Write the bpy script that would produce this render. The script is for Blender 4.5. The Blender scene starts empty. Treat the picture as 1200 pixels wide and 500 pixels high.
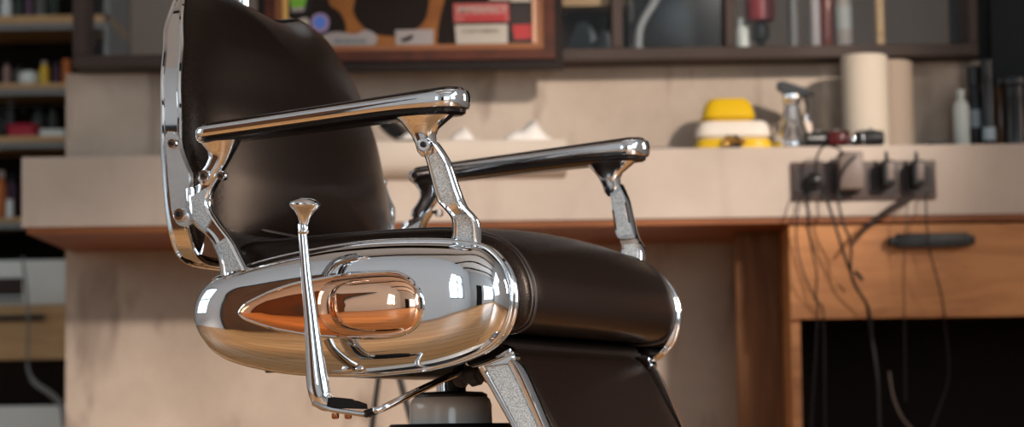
import bpy, bmesh, math, random
from mathutils import Vector, Matrix
random.seed(7)
SC = bpy.context.scene
COL = SC.collection

# ------------------------------------------------------------------ camera, world, sun, window daylight, far fill, exposure
F = 3000.0                      # focal length in pixels of the 1200 px wide frame
HC = 0.36
PITCH = math.radians(5.01)
ROLL = math.radians(0.8)
RC = Matrix.Rotation(math.pi/2 + PITCH, 3, 'X') @ Matrix.Rotation(-ROLL, 3, 'Z')
cam_d = bpy.data.cameras.new('camera'); cam = bpy.data.objects.new('camera', cam_d); COL.objects.link(cam)
cam.matrix_world = Matrix.Translation((0, 0, HC)) @ RC.to_4x4()
cam_d.sensor_width = 36; cam_d.lens = 36*F/1200
cam_d.dof.use_dof = True; cam_d.dof.focus_distance = 2.93; cam_d.dof.aperture_fstop = 5.6
cam_d.clip_start = 0.05
SC.camera = cam

w = bpy.data.worlds.new('world'); SC.world = w; w.use_nodes = True
w.node_tree.nodes['Background'].inputs[0].default_value = (0.80, 0.90, 1.0, 1)
w.node_tree.nodes['Background'].inputs[1].default_value = 0.55

sd = bpy.data.lights.new('sun', 'SUN'); sun = bpy.data.objects.new('sun', sd); COL.objects.link(sun)
SUN_DIR = Vector((0.45, -1.0, 0.33))
sun.rotation_euler = SUN_DIR.to_track_quat('Z', 'Y').to_euler()
sun.location = (2.4, -4, 4)
sd.energy = 4.7; sd.color = (1.0, 0.87, 0.76); sd.angle = math.radians(3.5)

def area(name, loc, rot, sx, sy, power, color):
    d = bpy.data.lights.new(name, 'AREA'); o = bpy.data.objects.new(name, d); COL.objects.link(o)
    d.shape = 'RECTANGLE'; d.size = sx; d.size_y = sy; d.energy = power; d.color = color
    o.location = loc; o.rotation_euler = rot
    return o
# daylight standing in the window openings of the room, then an added far fill
area('daylight_right', (2.86, -0.95, 2.1), (0, math.radians(90), 0), 2.4, 4.5, 130, (0.86, 0.94, 1.0))
area('daylight_left', (-3.46, 3.6, 1.5), (0, math.radians(-90), 0), 1.6, 1.6, 16, (0.80, 0.95, 1.0))
area('daylight_left', (-3.46, -1.1, 1.5), (0, math.radians(-90), 0), 1.8, 1.6, 26, (0.80, 0.95, 1.0))
area('daylight_front', (0.65, -3.76, 1.35), (math.radians(90), 0, 0), 2.5, 1.9, 62, (0.78, 0.91, 1.0))
area('daylight_right', (2.86, 3.45, 1.3), (0, math.radians(90), 0), 1.2, 0.5, 34, (1.0, 0.82, 0.68))
area('fill_far', (-0.5, 7.0, 3.9), (0, 0, 0), 3.0, 1.0, 18, (0.9, 0.95, 1.0))  # added lamp under the far ceiling, brightens the room behind the glazing

SC.view_settings.view_transform = 'Standard'
SC.view_settings.look = 'None'
SC.view_settings.gamma = 1
SC.view_settings.use_curve_mapping = False
SC.view_settings.exposure = 0.30
try:
    SC.cycles.use_denoising = True
    SC.cycles.max_bounces = 10
    SC.cycles.caustics_reflective = False
    SC.cycles.caustics_refractive = False
    SC.cycles.sample_clamp_indirect = 6
except Exception: pass

# ------------------------------------------------------------------ coordinates
C0 = Vector((0, 0, HC))
TH = math.radians(24)
O = Vector((-0.083, 3.226, 0))
FX = Vector((math.cos(TH), -math.sin(TH), 0)); LY = Vector((math.sin(TH), math.cos(TH), 0))
def ray(px, py): return RC @ Vector(((px-600)/F, -(py-250)/F, -1))
def at(px, py, Y):
    d = ray(px, py); return C0 + d*(Y/d.y)
def X(px, Y, py=250): return at(px, py, Y).x
def Z(py, Y, px=600): return at(px, py, Y).z
def cp(px, py, y):
    "chair-frame (x forward, z) of a measured point lying in the chair's vertical plane y"
    d = ray(px, py); t = (y-(C0-O).dot(LY))/d.dot(LY); p = C0+d*t
    return ((p-O).dot(FX), p.z)
def cps(pts, y): return [cp(a, b, y) for a, b in pts]

# ------------------------------------------------------------------ materials
def mat(name, color, rough=0.5, metal=0.0, noise=None, bump=None, spec=0.3, coat=0, emit=None, trans=None):
    "noise=(scale, amount, (stretch xyz), colour2)   bump=(scale, strength, distance)"
    m = bpy.data.materials.new(name); m.use_nodes = True
    nt = m.node_tree; b = nt.nodes['Principled BSDF']
    c = (*color, 1)
    b.inputs['Base Color'].default_value = c
    b.inputs['Roughness'].default_value = rough
    b.inputs['Metallic'].default_value = metal
    b.inputs['Specular IOR Level'].default_value = spec
    b.inputs['Coat Weight'].default_value = coat
    b.inputs['Coat Roughness'].default_value = 0.08
    if emit:
        b.inputs['Emission Color'].default_value = (*emit[0], 1); b.inputs['Emission Strength'].default_value = emit[1]
    tc = nt.nodes.new('ShaderNodeTexCoord')
    if noise:
        sc, amt, st, c2 = noise
        mp = nt.nodes.new('ShaderNodeMapping'); mp.inputs['Scale'].default_value = st
        nt.links.new(tc.outputs['Object'], mp.inputs[0])
        n = nt.nodes.new('ShaderNodeTexNoise'); n.inputs['Scale'].default_value = sc; n.inputs['Detail'].default_value = 6
        nt.links.new(mp.outputs[0], n.inputs['Vector'])
        r = nt.nodes.new('ShaderNodeValToRGB')
        r.color_ramp.elements[0].position = 0.5-amt; r.color_ramp.elements[0].color = (*c2, 1)
        r.color_ramp.elements[1].position = 0.5+amt; r.color_ramp.elements[1].color = c
        nt.links.new(n.outputs['Fac'], r.inputs[0]); nt.links.new(r.outputs[0], b.inputs['Base Color'])
    if bump:
        n = nt.nodes.new('ShaderNodeTexNoise'); n.inputs['Scale'].default_value = bump[0]; n.inputs['Detail'].default_value = 3
        nt.links.new(tc.outputs['Object'], n.inputs['Vector'])
        bp = nt.nodes.new('ShaderNodeBump'); bp.inputs['Strength'].default_value = bump[1]; bp.inputs['Distance'].default_value = bump[2]
        nt.links.new(n.outputs['Fac'], bp.inputs['Height']); nt.links.new(bp.outputs[0], b.inputs['Normal'])
    return m

def plaster_mat(name, c1, c2, c3, streak=0.5):
    m = bpy.data.materials.new(name); m.use_nodes = True; nt = m.node_tree; b = nt.nodes['Principled BSDF']
    b.inputs['Roughness'].default_value = 0.85; b.inputs['Specular IOR Level'].default_value = 0.2
    tc = nt.nodes.new('ShaderNodeTexCoord')
    n1 = nt.nodes.new('ShaderNodeTexNoise'); n1.inputs['Scale'].default_value = 3.2; n1.inputs['Detail'].default_value = 8; n1.inputs['Roughness'].default_value = 0.62
    nt.links.new(tc.outputs['Object'], n1.inputs['Vector'])
    mp = nt.nodes.new('ShaderNodeMapping'); mp.inputs['Scale'].default_value = (9, 9, 2.4)
    nt.links.new(tc.outputs['Object'], mp.inputs[0])
    n2 = nt.nodes.new('ShaderNodeTexNoise'); n2.inputs['Scale'].default_value = 1.6; n2.inputs['Detail'].default_value = 5; n2.inputs['Distortion'].default_value = 0.6
    nt.links.new(mp.outputs[0], n2.inputs['Vector'])
    r1 = nt.nodes.new('ShaderNodeValToRGB'); r1.color_ramp.elements[0].position = 0.33; r1.color_ramp.elements[0].color = (*c2, 1)
    r1.color_ramp.elements[1].position = 0.66; r1.color_ramp.elements[1].color = (*c1, 1)
    nt.links.new(n1.outputs['Fac'], r1.inputs[0])
    r2 = nt.nodes.new('ShaderNodeValToRGB'); r2.color_ramp.elements[0].position = 0.30; r2.color_ramp.elements[0].color = (1, 1, 1, 1)
    r2.color_ramp.elements[1].position = 0.44; r2.color_ramp.elements[1].color = (0, 0, 0, 1)
    nt.links.new(n2.outputs['Fac'], r2.inputs[0])
    mul = nt.nodes.new('ShaderNodeMath'); mul.operation = 'MULTIPLY'; mul.inputs[1].default_value = streak
    nt.links.new(r2.outputs[0], mul.inputs[0])
    mx = nt.nodes.new('ShaderNodeMixRGB'); mx.inputs[2].default_value = (*c3, 1)
    nt.links.new(mul.outputs[0], mx.inputs[0]); nt.links.new(r1.outputs[0], mx.inputs[1]); nt.links.new(mx.outputs[0], b.inputs['Base Color'])
    bp = nt.nodes.new('ShaderNodeBump'); bp.inputs['Strength'].default_value = 0.25; bp.inputs['Distance'].default_value = 0.01
    nt.links.new(n1.outputs['Fac'], bp.inputs['Height']); nt.links.new(bp.outputs[0], b.inputs['Normal'])
    return m

def wood_mat(name, c1, c2, scale=(1.2, 14, 14), rough=0.45, rings=2.5):
    m = bpy.data.materials.new(name); m.use_nodes = True; nt = m.node_tree; b = nt.nodes['Principled BSDF']
    b.inputs['Roughness'].default_value = rough; b.inputs['Specular IOR Level'].default_value = 0.2
    tc = nt.nodes.new('ShaderNodeTexCoord'); mp = nt.nodes.new('ShaderNodeMapping'); mp.inputs['Scale'].default_value = scale
    nt.links.new(tc.outputs['Object'], mp.inputs[0])
    n = nt.nodes.new('ShaderNodeTexNoise'); n.inputs['Scale'].default_value = rings; n.inputs['Detail'].default_value = 7
    n.inputs['Distortion'].default_value = 1.2
    nt.links.new(mp.outputs[0], n.inputs['Vector'])
    r = nt.nodes.new('ShaderNodeValToRGB'); r.color_ramp.elements[0].position = 0.32; r.color_ramp.elements[0].color = (*c2, 1)
    r.color_ramp.elements[1].position = 0.62; r.color_ramp.elements[1].color = (*c1, 1)
    nt.links.new(n.outputs['Fac'], r.inputs[0]); nt.links.new(r.outputs[0], b.inputs['Base Color'])
    return m

def floor_mat():
    m = bpy.data.materials.new('floorboards'); m.use_nodes = True; nt = m.node_tree; b = nt.nodes['Principled BSDF']
    b.inputs['Roughness'].default_value = 0.4
    tc = nt.nodes.new('ShaderNodeTexCoord')
    br = nt.nodes.new('ShaderNodeTexBrick'); br.inputs['Scale'].default_value = 1.0
    br.inputs['Brick Width'].default_value = 1.4; br.inputs['Row Height'].default_value = 0.14; br.inputs['Mortar Size'].default_value = 0.004
    br.inputs['Color1'].default_value = (0.82, 0.44, 0.18, 1); br.inputs['Color2'].default_value = (0.68, 0.33, 0.12, 1); br.inputs['Mortar'].default_value = (0.05, 0.025, 0.012, 1)
    nt.links.new(tc.outputs['Object'], br.inputs['Vector'])
    mp = nt.nodes.new('ShaderNodeMapping'); mp.inputs['Scale'].default_value = (1, 14, 1); nt.links.new(tc.outputs['Object'], mp.inputs[0])
    n = nt.nodes.new('ShaderNodeTexNoise'); n.inputs['Scale'].default_value = 3; n.inputs['Detail'].default_value = 6; nt.links.new(mp.outputs[0], n.inputs['Vector'])
    mx = nt.nodes.new('ShaderNodeMixRGB'); mx.blend_type = 'MULTIPLY'; mx.inputs[0].default_value = 0.4
    nt.links.new(br.outputs['Color'], mx.inputs[1]); nt.links.new(n.outputs['Fac'], mx.inputs[2]); nt.links.new(mx.outputs[0], b.inputs['Base Color'])
    return m

def pane_mat(name, tint=(1, 1, 1), rough=0.02):
    m = bpy.data.materials.new(name); m.use_nodes = True; nt = m.node_tree
    for n in list(nt.nodes):
        if n.type == 'BSDF_PRINCIPLED': nt.nodes.remove(n)
    out = [n for n in nt.nodes if n.type == 'OUTPUT_MATERIAL'][0]
    t = nt.nodes.new('ShaderNodeBsdfTransparent'); t.inputs[0].default_value = (*tint, 1)
    g = nt.nodes.new('ShaderNodeBsdfGlossy'); g.inputs['Roughness'].default_value = rough
    lw_ = nt.nodes.new('ShaderNodeLayerWeight'); pw = nt.nodes.new('ShaderNodeMath'); pw.operation = 'POWER'; pw.inputs[1].default_value = 4
    fr = nt.nodes.new('ShaderNodeMath'); fr.operation = 'MULTIPLY_ADD'; fr.inputs[1].default_value = 0.6; fr.inputs[2].default_value = 0.018
    nt.links.new(lw_.outputs['Facing'], pw.inputs[0]); nt.links.new(pw.outputs[0], fr.inputs[0])
    mx = nt.nodes.new('ShaderNodeMixShader')
    nt.links.new(fr.outputs[0], mx.inputs[0]); nt.links.new(t.outputs[0], mx.inputs[1]); nt.links.new(g.outputs[0], mx.inputs[2]); nt.links.new(mx.outputs[0], out.inputs[0])
    return m

M = {}
M['chrome'] = mat('chrome', (0.77, 0.79, 0.82), 0.04, 1.0, bump=(6, 0.02, 0.01))
M['dark_chrome'] = mat('dark_band_chrome', (0.30, 0.28, 0.27), 0.08, 1.0)
M['chrome_soft'] = mat('brushed_chrome', (0.72, 0.73, 0.74), 0.22, 1.0)
M['sparkle'] = mat('grained_silver', (0.80, 0.84, 0.87), 0.42, 0.6, noise=(700, 0.12, (1, 1, 1), (0.34, 0.38, 0.40)), bump=(900, 0.6, 0.0006))
M['copper'] = mat('copper', (0.98, 0.49, 0.27), 0.06, 1.0)
M['copper_dome'] = mat('pale_copper', (1.0, 0.62, 0.42), 0.05, 1.0)
M['leather'] = mat('dark_leather', (0.012, 0.0065, 0.005), 0.27, 0, noise=(420, 0.2, (1, 1, 1), (0.008, 0.005, 0.004)), bump=(520, 0.35, 0.0007), spec=0.27)
M['leather'].node_tree.nodes['Principled BSDF'].inputs['Specular Tint'].default_value = (1.0, 0.80, 0.68, 1)  # warmth of the light put into the colour of the leather's highlights
M['leather_seam'] = mat('leather_piping', (0.016, 0.010, 0.009), 0.38, spec=0.6)
M['bracket'] = mat('satin_silver', (0.74, 0.78, 0.80), 0.26, 0.8, bump=(700, .4, .0005))
M['blackplastic'] = mat('black_plastic', (0.012, 0.012, 0.013), 0.3)
M['blacksatin'] = mat('black_satin', (0.010, 0.008, 0.008), 0.22)
M['blackmetal'] = mat('black_metal', (0.018, 0.018, 0.018), 0.4, 0.3)
M['rubber'] = mat('rubber', (0.03, 0.022, 0.02), 0.45)
M['cream_enamel'] = mat('cream_enamel', (0.80, 0.75, 0.69), 0.22, coat=0.5)
M['darkcap'] = mat('dark_grey_enamel', (0.05, 0.045, 0.045), 0.35)
M['bronze'] = mat('bronze_screw', (0.45, 0.22, 0.12), 0.25, 1.0)
M['plaster'] = plaster_mat('plaster', (0.49, 0.405, 0.335), (0.36, 0.29, 0.235), (0.17, 0.125, 0.10), 0.6)
M['fascia'] = plaster_mat('polished_concrete', (0.49, 0.415, 0.355), (0.42, 0.35, 0.30), (0.34, 0.27, 0.23), 0.25)
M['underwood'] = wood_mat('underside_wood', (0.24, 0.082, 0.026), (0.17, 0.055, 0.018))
M['oak'] = wood_mat('oak', (0.46, 0.205, 0.075), (0.30, 0.12, 0.042), (1.5, 10, 10))
M['oak_light'] = wood_mat('light_oak', (0.55, 0.38, 0.20), (0.44, 0.28, 0.14))
M['walnut'] = wood_mat('brown_board', (0.17, 0.075, 0.033), (0.11, 0.046, 0.02), (12, 12, 1.2), .75)
M['frame_metal'] = mat('brown_steel', (0.055, 0.038, 0.032), 0.6, 0.0, noise=(5, 0.2, (1, 1, 1), (0.04, 0.028, 0.024)), spec=.2)
M['floor'] = floor_mat()
M['wallpaint'] = mat('white_paint', (0.68, 0.73, 0.77), 0.8, noise=(1.5, 0.3, (1, 1, 1), (0.60, 0.65, 0.69)))
M['ceil'] = mat('ceiling_paint', (0.80, 0.79, 0.77), 0.85, noise=(1.2, 0.3, (1, 1, 1), (0.74, 0.73, 0.71)))
M['darkwall'] = mat('charcoal_paint', (0.014, 0.017, 0.019), 0.8, spec=.15, noise=(2.5, 0.25, (1, 1, 1), (0.010, 0.012, 0.014)))
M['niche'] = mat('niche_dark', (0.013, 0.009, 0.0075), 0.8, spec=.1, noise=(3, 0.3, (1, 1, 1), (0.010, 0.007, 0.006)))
M['beige'] = mat('beige_wall', (0.34, 0.27, 0.215), 0.85, noise=(1.5, 0.3, (1, 1, 1), (0.28, 0.22, 0.18)))
M['glass'] = pane_mat('pane_glass')
M['screen'] = mat('dark_screen', (0.012, 0.012, 0.012), 0.25)
def plain(name, c, r=0.4, m=0.0, coat=0): 
    M[name] = mat(name, c, r, m, coat=coat, spec=.25); return M[name]

# ------------------------------------------------------------------ mesh helpers
def obj(name, bm, m, parent=None, smooth=True, angle=38):
    bmesh.ops.recalc_face_normals(bm, faces=bm.faces)
    me = bpy.data.meshes.new(name); bm.to_mesh(me); bm.free()
    mats = m if isinstance(m, (list, tuple)) else [m]
    for k in mats: me.materials.append(M[k] if isinstance(k, str) else k)
    for p in me.polygons: p.use_smooth = smooth
    if smooth: me.set_sharp_from_angle(angle=math.radians(angle))
    o = bpy.data.objects.new(name, me); COL.objects.link(o)
    if parent: o.parent = parent
    return o
def tag(o, label, cat, group=None):
    o['label'] = label; o['category'] = cat
    if group: o['group'] = group
    return o
def thing(name, label, cat, loc=(0, 0, 0), rz=0, group=None):
    o = bpy.data.objects.new(name, None); COL.objects.link(o); o.location = loc; o.rotation_euler = (0, 0, rz)
    o.empty_display_size = 0.05
    return tag(o, label, cat, group)
def struct(name, bm, m, parent=None, smooth=False):
    o = obj(name, bm, m, parent, smooth)
    if not parent: o['kind'] = 'structure'
    return o
def box(bm, x0, x1, y0, y1, z0, z1, bev=0.0, seg=2):
    g = bmesh.ops.create_cube(bm, size=1)
    vs = g['verts']
    bmesh.ops.scale(bm, verts=vs, vec=(abs(x1-x0), abs(y1-y0), abs(z1-z0)))
    bmesh.ops.translate(bm, verts=vs, vec=((x0+x1)/2, (y0+y1)/2, (z0+z1)/2))
    if bev:
        es = list({e for v in vs for e in v.link_edges})
        bmesh.ops.bevel(bm, geom=es, offset=bev, segments=seg, affect='EDGES', profile=0.5)
    return bm
def B(*a, **k): return box(bmesh.new(), *a, **k)
def lathe(bm, prof, c=(0, 0, 0), n=32, axis='Z', rot=None, sy=1.0):
    "prof: (r, h) list; open ends are capped"
    rings = []
    for r, h in prof:
        ring = []
        for i in range(n):
            a = 2*math.pi*i/n
            v = Vector((r*math.cos(a), r*math.sin(a)*sy, h))
            if axis == 'Y': v = Vector((v.x, v.z, v.y))
            elif axis == 'X': v = Vector((v.z, v.x, v.y))
            if rot: v = rot @ v
            ring.append(bm.verts.new(v+Vector(c)))
        rings.append(ring)
    for a, b in zip(rings, rings[1:]):
        for i in range(n): bm.faces.new((a[i], a[(i+1) % n], b[(i+1) % n], b[i]))
    bm.faces.new(rings[0]); bm.faces.new(rings[-1])
    return bm
def L(prof, c=(0, 0, 0), n=32, **k): return lathe(bmesh.new(), prof, c, n, **k)
def catmull(pts, n=8, closed=False):
    P = [Vector(p) for p in pts]; out = []; N = len(P)
    for i in range(N if closed else N-1):
        if closed: a, b, c, d = P[i-1], P[i], P[(i+1) % N], P[(i+2) % N]
        else: a, b, c, d = P[max(i-1, 0)], P[i], P[i+1], P[min(i+2, N-1)]
        for k in range(n):
            t = k/n
            out.append(0.5*((2*b)+(c-a)*t+(2*a-5*b+4*c-d)*t*t+(3*b-a-3*c+d)*t*t*t))
    if not closed: out.append(P[-1].copy())
    return out
def tube(bm, pts, r, n=10, closed=False, flat=1.0, up=None):
    "sweep a circle (or ellipse) along points; r may be a list"
    P = [Vector(p) for p in pts]; N = len(P); rings = []
    pn = None
    for i in range(N):
        if closed: t = (P[(i+1) % N]-P[i-1])
        else: t = P[min(i+1, N-1)]-P[max(i-1, 0)]
        t.normalize()
        if up is not None: nn = Vector(up)-t*Vector(up).dot(t)
        elif pn is None:
            u = Vector((0, 1, 0)) if abs(t.y) < 0.9 else Vector((0, 0, 1)); nn = u-t*u.dot(t)
        else: nn = pn-t*pn.dot(t)
        nn.normalize(); pn = nn; b = t.cross(nn)
        rr = r[i] if isinstance(r, (list, tuple)) else r
        rings.append([bm.verts.new(P[i]+nn*math.cos(2*math.pi*k/n)*rr*flat+b*math.sin(2*math.pi*k/n)*rr) for k in range(n)])
    for i in range(N if closed else N-1):
        a, b = rings[i], rings[(i+1) % N]
        for k in range(n): bm.faces.new((a[k], a[(k+1) % n], b[(k+1) % n], b[k]))
    if not closed: bm.faces.new(rings[0]); bm.faces.new(rings[-1])
    return bm
def T(pts, r, **k): return tube(bmesh.new(), pts, r, **k)
def nearest(q, a, b):
    ab = b-a; t = max(0, min(1, (q-a).dot(ab)/ab.length_squared)); return a+ab*t
def inflate(bm, outline, A, Bp, fn, H, p=2.2, rings=14):
    "fn(u, v, depth) -> 3D.  outline shrinks to the spine A-B while the depth grows to H; returns the outer ring"
    A = Vector(A); Bp = Vector(Bp); first = None; prev = None; N = len(outline)
    for k in range(rings+1):
        r = math.cos(k/rings*math.pi/2); d = H*(1-r**p)**(1/p) if r < 1 else 0
        ring = []
        for q in outline:
            q = Vector(q); s = nearest(q, A, Bp); c = s+(q-s)*r
            ring.append(bm.verts.new(fn(c.x, c.y, d)))
        if prev:
            for i in range(N): bm.faces.new((prev[i], prev[(i+1) % N], ring[(i+1) % N], ring[i]))
        else: first = ring
        prev = ring
    return first
def weld(bm, d=1e-5):
    bmesh.ops.remove_doubles(bm, verts=bm.verts, dist=d)
    bmesh.ops.dissolve_degenerate(bm, dist=1e-6, edges=bm.edges); return bm
def bridge(bm, a, b):
    N = len(a)
    for i in range(N): bm.faces.new((a[i], a[(i+1) % N], b[(i+1) % N], b[i]))
def pill(outline, A, Bp, y0, y1, H, p=2.4, rings=10):
    "body with outline in (x,z) between y0 and y1 and rounded ends of depth H"
    bm = bmesh.new()
    a = inflate(bm, outline, A, Bp, lambda u, v, d: Vector((u, y0-d, v)), H, p, rings)
    b = inflate(bm, outline, A, Bp, lambda u, v, d: Vector((u, y1+d, v)), H, p, rings)
    prev = a
    for k in range(1, 14):
        yk = y0+(y1-y0)*k/14; ring = [bm.verts.new((u, yk, v)) for u, v in outline]; bridge(bm, prev, ring); prev = ring
    bridge(bm, prev, b); return weld(bm)
def prism(bm, poly, fn, d0, d1, bev=0.0):
    a = [bm.verts.new(fn(u, v, d0)) for u, v in poly]; b = [bm.verts.new(fn(u, v, d1)) for u, v in poly]
    N = len(a); fs = [bm.faces.new(a), bm.faces.new(b)]
    for i in range(N): fs.append(bm.faces.new((a[i], a[(i+1) % N], b[(i+1) % N], b[i])))
    if bev:
        es = list(fs[0].edges)+list(fs[1].edges)
        bmesh.ops.bevel(bm, geom=es, offset=bev, segments=2, affect='EDGES')
    return bm
def sring(cx, cy, a, b, z, n=32, e=3.0):
    out = []
    for i in range(n):
        t = 2*math.pi*i/n; c, s = math.cos(t), math.sin(t)
        out.append(Vector((cx+a*abs(c)**(2/e)*(1 if c >= 0 else -1), cy+b*abs(s)**(2/e)*(1 if s >= 0 else -1), z)))
    return out
def loft(bm, rings, cap=True):
    R = [[bm.verts.new(v) for v in r] for r in rings]
    for a, b in zip(R, R[1:]): bridge(bm, a, b)
    if cap: bm.faces.new(R[0]); bm.faces.new(R[-1])
    return bm
def text(name, s, m, size, loc, parent, rot=(math.radians(90), 0, 0), shear=0, ext=0.0004, stretch=1.0):
    cu = bpy.data.curves.new(name, 'FONT'); cu.body = s; cu.size = size; cu.align_x = 'CENTER'; cu.align_y = 'CENTER'; cu.extrude = ext; cu.shear = shear
    cu.offset = size*0.012
    t = bpy.data.objects.new(name+'_tmp', cu); COL.objects.link(t)
    dg = bpy.context.evaluated_depsgraph_get(); dg.update()
    me = bpy.data.meshes.new_from_object(t.evaluated_get(dg)); bpy.data.objects.remove(t)
    me.materials.clear(); me.materials.append(M[m])
    o = bpy.data.objects.new(name, me); COL.objects.link(o); o.location = loc; o.rotation_euler = rot; o.scale = (stretch, 1, 1); o.parent = parent
    return o

# ================================================================== ROOM
YW = 5.55          # plaster face of the low wall behind the counter
XR, XL, YF, YB, ZC = 2.6, -3.2, -3.5, 8.0, 3.95
struct('floor', B(XL-.3, XR+.3, YF-.3, YB+.3, -0.1, 0), 'floor')
struct('ceiling', B(XL-.3, XR+.3, YF-.3, YB+.3, ZC, ZC+.1), 'ceil')
ly0, ly1, lz0, lz1 = 2.8, 4.4, 0.7, 2.3
bm = bmesh.new()
box(bm, XL-.15, XL, YF, YB, 0, lz0); box(bm, XL-.15, XL, YF, YB, lz1, ZC); box(bm, XL-.15, XL, YF, -1.9, lz0, lz1); box(bm, XL-.15, XL, -.3, ly0, lz0, lz1); box(bm, XL-.15, XL, ly1, YB, lz0, lz1)
struct('wall_left', bm, 'wallpaint')
bm = bmesh.new()
for k in range(5):
    y = ly0+(ly1-ly0)*k/4; box(bm, XL-.09, XL-.04, y-.03, y+.03, lz0, lz1)
for z in (lz0+.02, 1.5, lz1-.02): box(bm, XL-.085, XL-.045, ly0, ly1, z-.025, z+.025)
w4 = struct('window_4', bm, 'frame_metal')
struct('window_pane', B(XL-.068, XL-.062, ly0, ly1, lz0, lz1), 'glass', w4)
bm = bmesh.new()
for y in (-1.9, -1.1, -.3): box(bm, XL-.09, XL-.04, y-.03, y+.03, lz0, lz1)
for z in (lz0+.02, 1.6, lz1-.02): box(bm, XL-.085, XL-.045, -1.9, -.3, z-.025, z+.025)
w5 = struct('window_5', bm, 'frame_metal')
struct('window_pane', B(XL-.068, XL-.062, -1.9, -.3, lz0, lz1), 'glass', w5)
bm = bmesh.new(); box(bm, XL, XL+.04, .75, 1.75, 0, 2.1, .004)  # unseen dark door, added for its reflection in the chrome
d1 = struct('added_door_1', bm, 'walnut')
bm = bmesh.new()
for y in (.68, 1.75): box(bm, XL, XL+.06, y, y+.07, 0, 2.17)
box(bm, XL, XL+.06, .68, 1.82, 2.1, 2.17); struct('added_trim_1', bm, 'blackmetal')  # dark frame around the added door, also there for the reflection
bm = bmesh.new(); box(bm, -2.1, -1.05, YF, YF+.05, 0, 2.15, .004)  # unseen dark slab, added as a dark mass reflected in the side panel
struct('added_door_2', bm, 'darkwall')
bm = bmesh.new()
for k in range(4): box(bm, XL, XR, -2.2+1.9*k, -2.08+1.9*k, ZC-.2, ZC)
struct('added_trim_2', bm, 'darkwall')  # unseen dark beams, added to give the chrome reflections contrast
struct('wall_far', B(XL, XR, YB, YB+.15, 0, ZC), 'beige')
# right wall with its big window (daylight and sun come in here)
wy0, wy1, wz0, wz1 = -3.2, 1.12, 0.8, 3.22
bm = bmesh.new()
box(bm, XR, XR+.15, YF, YB, 0, wz0); box(bm, XR, XR+.15, YF, YB, wz1, ZC)
box(bm, XR, XR+.15, YF, wy0, wz0, wz1); box(bm, XR, XR+.15, wy1, 3.15, wz0, wz1); box(bm, XR, XR+.15, 3.75, YB, wz0, wz1); box(bm, XR, XR+.15, 3.15, 3.75, 2.0, wz1); box(bm, XR, XR+.15, .12, wy1, wz0, 2.12)  # last box: block added in the opening to shade the lower right
struct('wall_right', bm, 'wallpaint')
bm = bmesh.new()
for k in range(6):
    y = wy0+(wy1-wy0)*k/5; box(bm, XR+.03, XR+.08, y-.025, y+.025, wz0, wz1)
for z in (wz0+.02, wz0+1.0, wz0+1.95, wz1-.02): box(bm, XR+.035, XR+.075, wy0, wy1, z-.022, z+.022)
for y in (3.17, 3.73): box(bm, XR+.03, XR+.08, y-.025, y+.025, wz0, 2.0)
for z in (wz0+.02, 1.98): box(bm, XR+.035, XR+.075, 3.15, 3.75, z-.022, z+.022)
w2 = struct('window_2', bm, 'frame_metal')
struct('window_pane', B(XR+.05, XR+.056, wy0, wy1, wz0, wz1), 'glass', w2)
struct('window_pane', B(XR+.05, XR+.056, 3.15, 3.75, wz0, 2.0), 'glass', w2)
# front wall (behind the camera) with a shop window on its left part
fx0, fx1, fz0, fz1 = -0.6, 1.9, 0.4, 2.3
bm = bmesh.new()
box(bm, XL, XR, YF-.15, YF, 0, fz0); box(bm, XL, XR, YF-.15, YF, fz1, ZC)
box(bm, XL, fx0, YF-.15, YF, fz0, fz1); box(bm, fx1, XR, YF-.15, YF, fz0, fz1)
struct('wall_front', bm, 'wallpaint')
bm = bmesh.new()
for k in range(4):
    x = fx0+(fx1-fx0)*k/3; box(bm, x-.03, x+.03, YF-.09, YF-.04, fz0, fz1)
for z in (fz0+.02, 1.65, fz1-.02): box(bm, fx0, fx1, YF-.085, YF-.045, z-.025, z+.025)
w3 = struct('window_3', bm, 'frame_metal')
struct('window_pane', B(fx0, fx1, YF-.068, YF-.062, fz0, fz1), 'glass', w3)

# low plaster wall behind the counter with the steel glazing on it
YU, YG = 5.27, 5.18          # the wall above the counter is boxed out further than below it
xwl = X(77, YW, 150); ztop = 1.1266; xpe = .968
bm = bmesh.new(); box(bm, xwl, XR, YW, YW+.12, 0, .93)
struct('wall_back', bm, 'plaster')
struct('wall_upper', B(X(77, YU, 130), xpe+.1, YU, YW+.12, .929, ztop), 'plaster')
struct('wall_corner', B(xpe+.022, XR, YU-.06, YW+.16, .932, ZC), 'darkwall')
gx0, gx1 = X(85, YG, 40), X(1146, YG, 40)
bm = bmesh.new(); gy0, gy1 = YG, YG+.10
zb0, zb1 = ztop, ztop+.024
box(bm, gx0, gx1, gy0, gy1, zb0-.002, zb1, .003)
def vbar(a, b, y0=gy0, y1=gy1): box(bm, X(a, YG, 40), X(b, YG, 40), y0, y1, zb1, 2.6, .003)
vbar(85, 101); vbar(717, 730); vbar(850, 862); vbar(1135, 1146)
box(bm, gx0, gx1, gy0, gy1, 2.56, 2.62, .003)
win1 = struct('window_1', bm, 'frame_metal')
struct('window_pane', B(gx0+.01, gx1-.01, YG+.05, YG+.055, zb1, 2.56), 'glass', win1)
bm = bmesh.new(); box(bm, X(925, 5.32, 40), X(933, 5.32, 40), 5.29, 5.34, zb1, 2.56, .002)
struct('glazing_bar', bm, mat('grey_bar', (0.13, 0.135, 0.135), .6, spec=.1), win1)
bm = bmesh.new(); box(bm, X(1026, 5.31, 40), X(1035, 5.31, 40), 5.29, 5.32, zb1, 2.56, .002)
struct('wooden_bead', bm, 'oak_light', win1)
struct('window_sill', B(gx0, gx1, YG+.10, YG+.42, ztop-.002, ztop+.022, .002), 'frame_metal', win1)

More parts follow.
